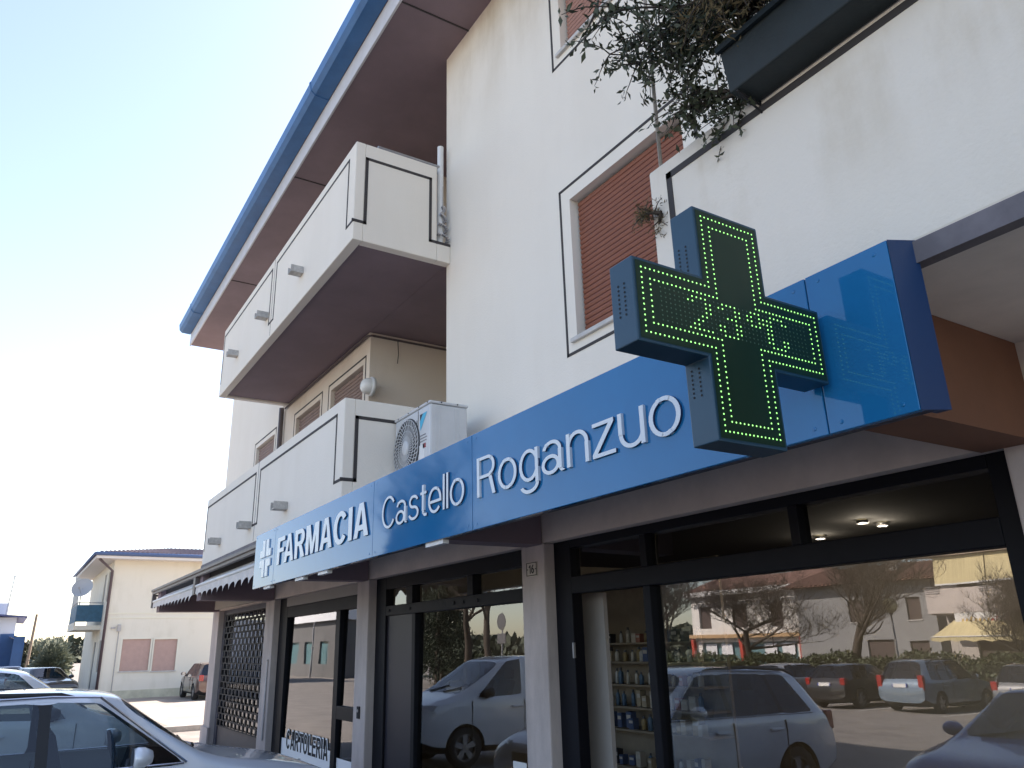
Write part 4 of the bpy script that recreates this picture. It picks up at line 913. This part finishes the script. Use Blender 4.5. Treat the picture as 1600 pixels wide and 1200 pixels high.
for (a, b, c, d) in hw:
    wn = MB().box(HX-.12, HX-.06, a, b, c, d).build('window', mat('rose_shutter', (.50,.33,.28), .6, .1, 5), CH); k = 0
    while c+.08+.09*k < d: MB().box(HX-.06, HX-.052, a+.02, b-.02, c+.03+.09*k, c+.105+.09*k).build('shutter_slat', MATS['rose_shutter'], wn); k += 1
    MB().box(HX-.05, HX+.05, a-.05, b+.05, c-.05, c).build('sill', STONE, wn)
    MB().box(HX, HX+.012, a-.09, a-.001, c, d+.09).box(HX, HX+.012, b+.001, b+.09, c, d+.09).box(HX, HX+.012, a, b, d+.001, d+.09).build('surround', mat('surround_pale', (.74,.70,.58), .8), wn)
for (a, b, c, d) in fw:
    wn = MB().box(a, b, 3.98, 4.02, c, d).build('window', mat('louvre_grey', (.25,.24,.23), .7), CH)
    for k in range(5): x = a+(b-a)*(k+.5)/5; MB().box(x-.012, x+.012, 3.93, 3.955, c, d).build('window_bar', METAL, wn)
MB().box(HX, HX+.02, 3.9, 14, 3.47, 3.52).box(HX, HX+.02, 3.9, 14, 3.68, 3.73).build('string_course', mat('course', (.76,.72,.58), .8), CH)
MB().box(-52.9, HX+.75, 3.05, 14.9, 6.10, 6.24).build('eave_soffit', mat('eave_pale', (.74,.70,.66), .8), CH)
MB().tube([(HX+.80,3.0,6.30),(HX+.80,14.9,6.30)], .085, 8).tube([(-52.9,2.98,6.30),(HX+.80,2.98,6.30)], .07, 8).build('gutter', mat('gutter_slate', (.09,.14,.26), .5), CH, smooth=True)
rf = MB().quad((HX+.75,3.05,6.3),(HX+.75,14.9,6.3),(-46.5,11,7.25),(-46.5,7,7.25)).quad((-52.9,3.05,6.3),(HX+.75,3.05,6.3),(-46.5,7,7.25),(-46.51,7,7.25)).quad((HX+.75,14.9,6.3),(-52.9,14.9,6.3),(-46.51,11,7.25),(-46.5,11,7.25)).quad((-52.9,14.9,6.3),(-52.9,3.05,6.3),(-46.51,7,7.25),(-46.51,11,7.25)).build('roof', mat('house_tile', (.22,.16,.16), .85, .3, 4), CH)
for k in range(56):
    y = 3.25+.21*k; t = min(1, (y-3.05)/3.95, (14.9-y)/3.9); e = Vector((HX+.73, y, 6.36)); u = Vector((HX+.73-5.8*t*.98, y, 6.36+.93*t*.98))
    MB().tube([e, u], [.085,.075], 6).build('roof_tile', mat('house_tile', (0,0,0)), rf)
MB().tube([(HX+.06,3.84,0),(HX+.06,3.84,5.6),(HX+.55,3.2,6.08)], .06, 8).build('downpipe', mat('pipe_dark', (.10,.07,.075), .5), CH, smooth=True)
MB().tube([(HX+.02,5.0-.55,0),(HX+.02,5.0-.55,3.2)], .02, 5).box(HX, HX+.12, 4.36, 4.5, 2.9, 3.2).box(HX, HX+.04, 4.1, 4.28, 3.02, 3.1).build('cable_box', METAL, CH)
MB().box(HX, HX+.02, 3.9, 14, 0, .35).build('plinth', mat('plinth_green', (.60,.58,.44), .9, .25, 2), CH)
bl = MB().box(-47.5,-43.4,2.75,3.9,3.05,3.25).build('balcony', CREAM, CH); MB().box(-47.5,-43.4,2.73,2.75,3.05,3.40).build('balcony_edge', CREAM, bl)
TARP = mat('blue_tarpaulin', (.03,.13,.22), .6, .3, 5)
MB().box(-47.5,-43.45,2.76,2.79,3.42,4.2).box(-43.45,-43.42,2.76,3.88,3.42,4.2).build('railing_cover', TARP, bl)
MB().tube([(-47.5,2.775,4.3),(-43.42,2.775,4.3),(-43.42,3.88,4.3)], .025, 6).build('handrail', METAL, bl)
for x in (-47.4,-45.5,-43.44): MB().tube([(x,2.775,3.25),(x,2.775,4.3)], .02, 5).build('baluster', METAL, bl)
MB().box(-48.9,-48.65,2.85,3.1,3.25,5.9).build('balcony_post', PVC, CH)
DI = thing('satellite_dish', 'pale satellite dish above the blue covered balcony of the cream house', 'dish', (-43.45,2.85,4.2))
dm = MB().lathe([(.01,.0),(.2,.02),(.36,.07),(.48,.13)], (0,0,0), 'x', 20); rt = Matrix.Rotation(R_(-25), 3, 'Z') @ Matrix.Rotation(R_(-25), 3, 'Y')
dm.v = [tuple(rt @ Vector(p) + Vector((-43.4,2.9,4.95))) for p in dm.v]; dm.build('reflector', mat('dish_grey', (.42,.44,.46), .5), DI, smooth=True)
MB().tube([(-43.45,2.85,4.2),(-43.45,2.85,4.9),(-43.40,2.9,4.95)], .025, 6).build('mast', METAL, DI); MB().tube([(-43.4,2.9,4.6),(-42.95,2.7,4.95)], .012, 5).box(-43.0,-42.92,2.66,2.74,4.92,5.0).build('feed_arm', METAL, DI)

# ------------------------------------------------------------------ trees, hedge
def bare_tree(name, label, base, height, seed, spread=1.0, trunk=.16, lean=0, group=None, first=.33, forks=5, depth=5, ml=None):
    rng = random.Random(seed); T = thing(name, label, 'tree', base, group); tr = MB(); tw = MB()
    def grow(p, d, L, r, lv):
        n = 4; pts = [p.copy()]; rr = [r]; q = p.copy(); v = d.copy()
        for k in range(n):
            v = (v + Vector((rng.gauss(0,.16), rng.gauss(0,.16), rng.gauss(.05,.10)))).normalized(); q = q + v*L/n; pts.append(q.copy()); rr.append(r*(1-.45*(k+1)/n))
        (tr if lv < 2 else tw).tube(pts, rr, 7 if lv < 2 else 4, False)
        if lv >= depth: return
        for k in range(forks if lv else forks+1):
            j = rng.randint(1 if lv else 3, n); w2 = (v*rng.uniform(.3,.9) + Vector((rng.gauss(0,.8)*spread, rng.gauss(0,.8)*spread, rng.gauss(.55,.4)))).normalized()
            grow(pts[j], w2, L*rng.uniform(.55,.85), max(rr[j]*.5,.006), lv+1)
    grow(Vector(base), Vector((lean, 0, 1)).normalized(), height*first, trunk, 0)
    tr.build('trunk', ml or BARK, T, smooth=True); tw.build('crown', ml or BARK, T); return T
TG = 'bare trees along the hedge'
bare_tree('bare_tree', 'bare tree with a stout leaning trunk in front of the grey house', (-21.2,-22,0), 9.5, 3, 1.15, .27, .06, TG)
bare_tree('bare_tree', 'bare wide-branching tree between the grey house and the white shop', (-26.4,-22,0), 9, 8, 1.25, .2, -.05, TG)
bare_tree('bare_tree', 'bare tree standing alone beyond the white shop end of the hedge', (-32.6,-22,0), 9.5, 15, 1.15, .2, .08, TG)
bare_tree('bare_tree', 'slender bare tree rising behind the steel blue estate', (-14.6,-22.2,0), 5.5, 21, .9, .08, .0, TG)
PK = 'tall trees by the street corner'
bare_tree('bare_tree', 'tall bare tree with two bends beside the dark evergreen', (-39.8,-14,0), 9.5, 31, .8, .26, -.06, PK, .5)
bare_tree('bare_tree', 'tall bare tree tilting beside the round road sign', (-37.8,-14,0), 9.5, 37, .8, .24, .12, PK, .5)
bare_tree('bare_tree', 'thin bare tree behind the round road sign', (-37.0,-19,0), 7, 41, .8, .12, .0, PK)
NEED = mat('evergreen', (.028,.045,.024), .8, .45, 2.5, lo=.35, hi=.65); HEDG = mat('hedge_leaf', (.055,.075,.025), .6, .5, 4, lo=.3, hi=.7)
def evergreen(label, base, h, r, seed, n=14000, group=None, sz=.22):
    T = thing('evergreen_tree', label, 'tree', base, group); rg = np.random.default_rng(seed)
    MB().tube([base, (base[0],base[1],h*.9)], [.22,.05], 7).build('trunk', BARK, T)
    t = rg.random(n)**.8; a = rg.random(n)*2*np.pi; rr = r*(1-t)**.7*(.75+.25*np.sin(5*a+9*t)+.18*np.sin(13*t*np.pi+3*a))*(.55+.45*rg.random(n)**.5)
    p = np.stack([base[0]+rr*np.cos(a), base[1]+rr*np.sin(a), .4+t*(h-.4)+rg.normal(0,.12,n)], 1); leaves('crown', NEED, T, p, sz, seed, -.3, .35); return T
EG = 'evergreens at the street corner'
evergreen('dark bushy evergreen behind the yellow globe street lamp', (-46.5,-15.5,0), 9, 3.0, 5, 16000, EG)
evergreen('dark evergreen standing behind the bushy one by the globe lamp', (-49.5,-17.5,0), 8.0, 2.6, 6, 12000, EG)
evergreen('dark conifer showing over the grey house roof', (-26,-46,0), 10, 2.5, 9, 8000)
HG = thing('hedge', 'long clipped evergreen hedge behind the parked cars', 'hedge', (-30,-21.2,0))
rg = np.random.default_rng(2); n = 60000; x = -58+50*rg.random(n); pp = np.stack([x, -21.2+rg.normal(0,.33,n).clip(-.6,.6), (1.7+.12*np.sin(x*1.7)+.08*np.sin(x*4.1))*rg.random(n)**.6], 1); leaves('foliage', HEDG, HG, pp, .13, 3, .2, .6)
MB().box(-58,-8,-21.5,-20.95,.05,1.35).build('branches', mat('hedge_core', (.03,.03,.02), .95), HG)
# ------------------------------------------------------------------ street lamps, road sign
def lamp(label, x, y, h, r=.24):
    T = thing('street_lamp', label, 'street lamp', (x,y,0), 'globe street lamps')
    MB().tube([(x,y,0),(x,y,h-r)], [.05,.035], 8).build('pole', METAL, T, smooth=True); MB().lathe([(.0,-.0),(.09,.0),(.07,.1)], (x,y,h-r-.06), 'z', 12).build('collar', TRIM, T)
    MB().lathe([(r*math.sin(a),-r*math.cos(a)) for a in np.linspace(.35,math.pi,9)], (x,y,h), 'z', 16).build('globe', mat('globe_yellow', (.72,.62,.35), .35), T, smooth=True)
lamp('globe street lamp by the hedge in front of the grey house', -19.6, -22.6, 3.65, .30); lamp('globe street lamp in front of the dark evergreens', -45.9, -13.6, 4.2, .30)
RS = thing('road_sign', 'round road sign seen from behind on a grey pole', 'sign', (-36.55,-14.2,0))
MB().tube([(-36.55,-14.2,0),(-36.55,-14.2,3.9)], .035, 8).build('pole', METAL, RS); BK = mat('sign_back_grey', (.10,.10,.105), .6)
MB().lathe([(0,.0),(.42,.0),(.42,-.03),(0,-.03)], (-36.55,-14.16,3.45), 'y', 24).build('disc', BK, RS); MB().box(-36.95,-36.15,-14.19,-14.16,2.35,2.85).build('panel', BK, RS)
WB = thing('notice_board', 'white board on a low red stand at the street corner', 'board', (-43.2,-11.5,0)); MB().box(-43.8,-42.6,-11.55,-11.5,.7,1.5).build('board', PVC, WB)
for x in (-43.7,-42.7): MB().box(x-.04,x+.04,-11.5,-11.44,0,1.5).build('stand', mat('stand_red', (.4,.06,.04), .6), WB)
# ------------------------------------------------------------------ houses across the street (seen in the glass)
RTILE = mat('red_tile', (.22,.115,.085), .85, .35, 5)
GH = thing('grey_house', 'grey rendered house with a low red tiled roof behind the bare trees', 'house', (-28.5,-38,0))
GST = mat('grey_stucco', (.26,.265,.265), .9, .15, 1.5)
gw = [(-25.9,-25.1,3.5,4.7), (-26.0,-24.9,.8,2.4), (-29.5,-28.6,3.5,4.7), (-28.6,-27.0,.5,2.5)]
TYm = lambda x, y, z: (x, -34-y, z)
wall_holes(MB(), -33.2, -24.3, 0, 5.6, 0, gw, .15, TYm).build('wall', GST, GH); MB().quad((-24.3,-34,0),(-24.3,-43,0),(-24.3,-43,5.6),(-24.3,-34,5.6)).quad((-33.2,-34,0),(-33.2,-43,0),(-33.2,-43,5.6),(-33.2,-34,5.6)).build('side_wall', GST, GH)
for (a, b, c, d) in gw:
    wn = MB().box(a, b, -34.16, -34.12, c, d).build('window', mat('shutter_dark', (.07,.05,.045), .7), GH); MB().box(a-.05, b+.05, -34.1, -33.95, c-.06, c).build('sill', STONE, wn)
gr_ = MB().prism([(-33.8,-33.3,5.6),(-33.8,-38.5,7.0),(-33.8,-43.6,5.6)], (10.1,0,0)).build('roof', RTILE, GH, fixn=True); MB().box(-27.9,-27.4,-36.6,-36.1,5.9,7.4).build('chimney', mat('chimney_white', (.6,.58,.55), .8), gr_)
for k in range(33):
    x = -33.7+.31*k; MB().tube([(x,-33.3,5.64),(x,-38.4,7.02)], .07, 5).build('roof_tile', RTILE, gr_)
AP = thing('awning_block', 'apartment block with yellow striped awnings and pinkish balcony', 'building', (-17,-34,0))
CRM = mat('block_stucco', (.50,.46,.42), .9, .15, 1); YAW = mat('yellow_canvas', (.66,.56,.31), .8, .25, 3, (6,.2,.2), lo=.42, hi=.58)
wall_holes(MB(), -22.3, -9, 0, 7.5, 0, [(-21.5,-19.5,3.9,6), (-18.6,-16.8,3.9,6), (-15.9,-13.5,3.9,6), (-21.0,-17.5,.2,2.6), (-16.6,-13,.2,2.6)], .2, lambda x,y,z: (x,-31.4-y,z)).quad((-22.3,-31.4,0),(-22.3,-40,0),(-22.3,-40,7.5),(-22.3,-31.4,7.5)).build('wall', CRM, AP)
for (a, b, c, d) in [(-21.5,-19.5,3.9,6), (-18.6,-16.8,3.9,6), (-15.9,-13.5,3.9,6), (-21.0,-17.5,.2,2.6), (-16.6,-13,.2,2.6)]:
    wn = MB().box(a, b, -31.64, -31.6, c, d).build('window', mat('shutter_dark', (0,0,0)), AP)
MB().prism([(-23,-29.9,6.25),(-23,-40,6.9),(-23,-40,7.1),(-23,-29.9,6.42)], (14.5,0,0)).build('roof', mat('eave_tan', (.45,.36,.28), .8), AP, fixn=True)
MB().box(-22.3,-18.55,-30,-29.86,3.55,4.72).box(-18.5,-9,-30,-29.86,3.55,4.2).box(-22.3,-9,-31.4,-30,3.5,3.62).build('balcony', mat('balcony_pink', (.56,.50,.46), .9, .1, 2), AP)
for (a, b) in ((-21.7,-19.25), (-19.2,-16.4), (-16.3,-13.5)):
    MB().quad((a,-29.9,4.95),(b,-29.9,4.95),(b,-30.1,6.2),(a,-30.1,6.2)).build('balcony_blind', YAW, AP); MB().box(a, b, -29.93, -29.88, 4.88, 4.95).build('blind_bar', PVC, AP)
for (a, b) in ((-22.25,-21.5), (-19.6,-18.7)):
    for z in (4.5,4.6,4.7,4.8): MB().box(a, b, -29.85, -29.82, z, z+.02).build('flower_rail', METAL, AP)
AS = thing('shop_awning', 'large cream shop awning with scalloped edge on the apartment block', 'awning', (-18,-29.5,2.2))
MB().quad((-21.6,-28.6,2.45),(-12,-28.6,2.45),(-12,-30,3.35),(-20.9,-30,3.35)).build('canvas', YAW, AS); va = MB()
for k in range(192): 
    x = -21.6+.05*k; va.quad((x,-28.6,2.22+.07*abs(math.sin(x*4))), (x+.05,-28.6,2.22+.07*abs(math.sin((x+.05)*4))), (x+.05,-28.6,2.45), (x,-28.6,2.45))
va.build('valance', YAW, AS); MB().tube([(-21.6,-28.6,2.46),(-12,-28.6,2.46)], .03, 6).build('front_bar', PVC, AS)
SS = thing('shop_sign', 'white shop sign with slanted yellow and red lettering above the cream awning', 'sign', (-19,-29.7,3))
MB().box(-20.9,-17.9,-29.72,-29.66,2.98,3.52).build('board', mat('board_white', (.72,.72,.70), .5), SS)
for k in range(13):
    x = -20.6+.195*k; c = mat('lettering_yellow', (.62,.38,.05), .6) if k < 7 else mat('lettering_red', (.50,.03,.03), .6)
    h = .26 if k in (2,8) else .19
    MB().prism([(x,-29.655,3.06),(x+.08,-29.655,3.06),(x+.14,-29.655,3.06+h),(x+.06,-29.655,3.06+h)], (0,.004,0)).build('letter', c, SS, fixn=True)
WS = thing('white_shop', 'white shop building with a fringed trim and red pillars', 'building', (-41,-40,0))
WST = mat('shop_white', (.70,.68,.64), .9, .1, 1.5)
hs = [(-45.6,-44.4,3.6,5.2), (-42,-40.8,3.6,5.2), (-38.6,-37.6,3.6,5.2), (-45.5,-41.6,.3,2.6), (-41,-36.6,.3,2.6)]
wall_holes(MB(), -46.4, -35.8, 0, 6.3, 0, hs, .2, lambda x,y,z: (x,-38-y,z)).quad((-35.8,-38,0),(-35.8,-45,0),(-35.8,-45,6.3),(-35.8,-38,6.3)).build('wall', WST, WS)
for (a, b, c, d) in hs: MB().box(a, b, -38.24, -38.2, c, d).build('window', mat('shutter_dark', (0,0,0)) if c > 1 else mat('shop_glass_teal', (.12,.22,.24), .1), WS)
MB().prism([(-46.9,-37.2,6.3),(-46.9,-41.6,7.6),(-46.9,-46,6.3)], (11.6,0,0)).build('roof', RTILE, WS, fixn=True)
fr_ = MB()
for k in range(60): x = -46.4+.175*k; fr_.prism([(x,-37.15,6.28),(x+.15,-37.15,6.28),(x+.15,-37.15,5.95),(x+.075,-37.15,5.86),(x,-37.15,5.95)], (0,.03,0))
tag(fr_.build('fringe', mat('fringe_white', (.75,.74,.72), .7), WS, fixn=True), kind='stuff')
MB().box(-46.4,-35.8,-37.99,-37.5,2.9,3.15).build('canopy', mat('canopy_tan', (.42,.27,.14), .7), WS)
for x in (-46.2,-41.3,-36.0): MB().box(x-.14,x+.14,-37.9,-37.6,0,2.9).build('pillar', mat('pillar_red', (.42,.05,.03), .6), WS)
for i, x in enumerate((-45.2,-43.6,-39.6,-38)): MB().box(x, x+1.1, -38.1, -38.05, 1.7, 2.5).build('poster', mat('poster_white', (.65,.66,.68), .6), WS)
DB = thing('grey_hall', 'long dark grey hall with a pale roof edge at the far end of the street', 'building', (-75,-19,0))
DGW = mat('hall_grey', (.13,.13,.13), .85, .15, .8)
wall_holes(MB(), -95, -65.5, 0, 4.7, 0, [(-92+4.2*k,-89.6+4.2*k,1.1,3.0) for k in range(6)], .2, lambda x,y,z: (x,-16-y,z)).quad((-65.5,-16,0),(-65.5,-20,0),(-65.5,-20,4.7),(-65.5,-16,4.7)).build('wall', DGW, DB)
for k in range(6): MB().box(-92+4.2*k,-89.6+4.2*k,-16.24,-16.2,1.1,3.0).build('window', mat('shop_glass_teal', (0,0,0)), DB)
MB().box(-95.3,-65.2,-20.4,-15.6,4.7,5.5).build('roof_edge', mat('roof_edge_white', (.62,.64,.66), .7), DB)
PO = tag(MB().tube([(-69.8,-15,0),(-69.8,-15,4.6)], .07, 8).lathe([(.12,0),(.14,.25),(.0,.3)], (-69.8,-15,2.3), 'z', 10).build('utility_pole', METAL), 'plain grey pole in front of the dark grey hall', 'pole')
# ------------------------------------------------------------------ far left street
FH = thing('blue_house', 'far pale house with a deep blue gable and awning down the street', 'house', (-66,-2,0))
BLW = mat('house_blue', (.035,.10,.24), .8, .2, 1); 
MB().box(-70,-60,-9,.55,0,4.3).build('wall', mat('far_pale', (.62,.64,.68), .9), FH); MB().box(-60.02,-59.9,-.2,.56,0,3.3).box(-62,-58.6,.56,1.15,0,3.1).build('annex', BLW, FH)
MB().prism([(-59.4,-9.5,5.2),(-59.4,1.1,4.35),(-59.4,1.1,4.25),(-59.4,-9.5,5.05)], (-11,0,0)).build('roof', mat('roof_dark_blue', (.06,.07,.16), .6), FH, fixn=True)
MB().quad((-58.6,.3,3.1),(-58.6,1.6,2.6),(-62,1.6,2.6),(-62,.3,3.1)).build('awning', mat('far_awning', (.55,.5,.5), .8), FH); MB().box(-59.9,-59.85,-1.6,-.4,.2,2.0).build('window', mat('far_window', (.3,.35,.4), .3), FH); MB().box(-63,-62.4,-.6,0,4.3,5.3).build('chimney', mat('far_pale', (0,0,0)), FH)
AN = thing('roof_antenna', 'thin television antenna on the roof of the far house', 'antenna', (-62,-.1,4.3)); MB().tube([(-62,-.1,4.3),(-62,.05,7.1)], .035, 5).build('mast', METAL, AN); MB().tube([(-62,-.7,6.95),(-62,.75,7.0)], .025, 5).build('boom', METAL, AN)
def bush(label, base, r, h, seed, n=6000):
    T = thing('bush', label, 'bush', base, 'far greenery down the street'); rg = np.random.default_rng(seed); v = rg.normal(size=(n,3)); v /= np.linalg.norm(v, axis=1, keepdims=True); q = v*(rg.random((n,1))**.4)
    lump = 1+.22*np.sin(4*v[:,:1]*3+seed)+.18*np.sin(9*v[:,2:3]); p = np.array([base[0],base[1],h*.52]) + q*lump*np.array([r,r,h*.5]); MB().tube([base,(base[0],base[1],h*.6)], .08, 6).build('stem', BARK, T); leaves('foliage', mat('hazed_bush_leaf', (.20,.23,.17), .7, .5, 3, lo=.3, hi=.7), T, p, .2, seed, 0, .5)  # leaf colour is paled so that it carries the distance haze
bush('rounded grey green bush beside the balcony of the cream house', (-53,2.5,0), .8, 2.3, 1); bush('taller bush behind the black car', (-60,1.9,0), 1.0, 2.4, 2); bush('low bush at the street end', (-70,3.2,0), 1.4, 2.8, 3)
tag(MB().tube([(-58,1.4,0),(-58,1.55,4.4)], [.10,.07], 7).build('utility_pole', mat('wood_pole', (.22,.17,.13), .9)), 'wooden pole among the bushes at the street end', 'pole')
TB = mat('far_tree', (.07,.085,.06), .9, .3, .3); rg = np.random.default_rng(77)
for i, (x0, x1, y0, y1) in enumerate([(-300,-230,-160,140), (-230,60,-130,-95)]):
    n = 26000; a = rg.random(n); b = rg.random(n); x = x0+(x1-x0)*(a if i else b); y = y0+(y1-y0)*(b if i else a); hgt = 4+1.2*np.sin((x+y)*.11)+1*np.sin((x-y)*.05+1)
    tag(leaves('distant_woodland', TB, None, np.stack([x, y, hgt*rg.random(n)**.8], 1), 2.4, 50+i, 0, .7), 'hazy distant belt of trees '+('across the fields behind the hedge' if i else 'at the end of the street'), 'woodland', kind='stuff')
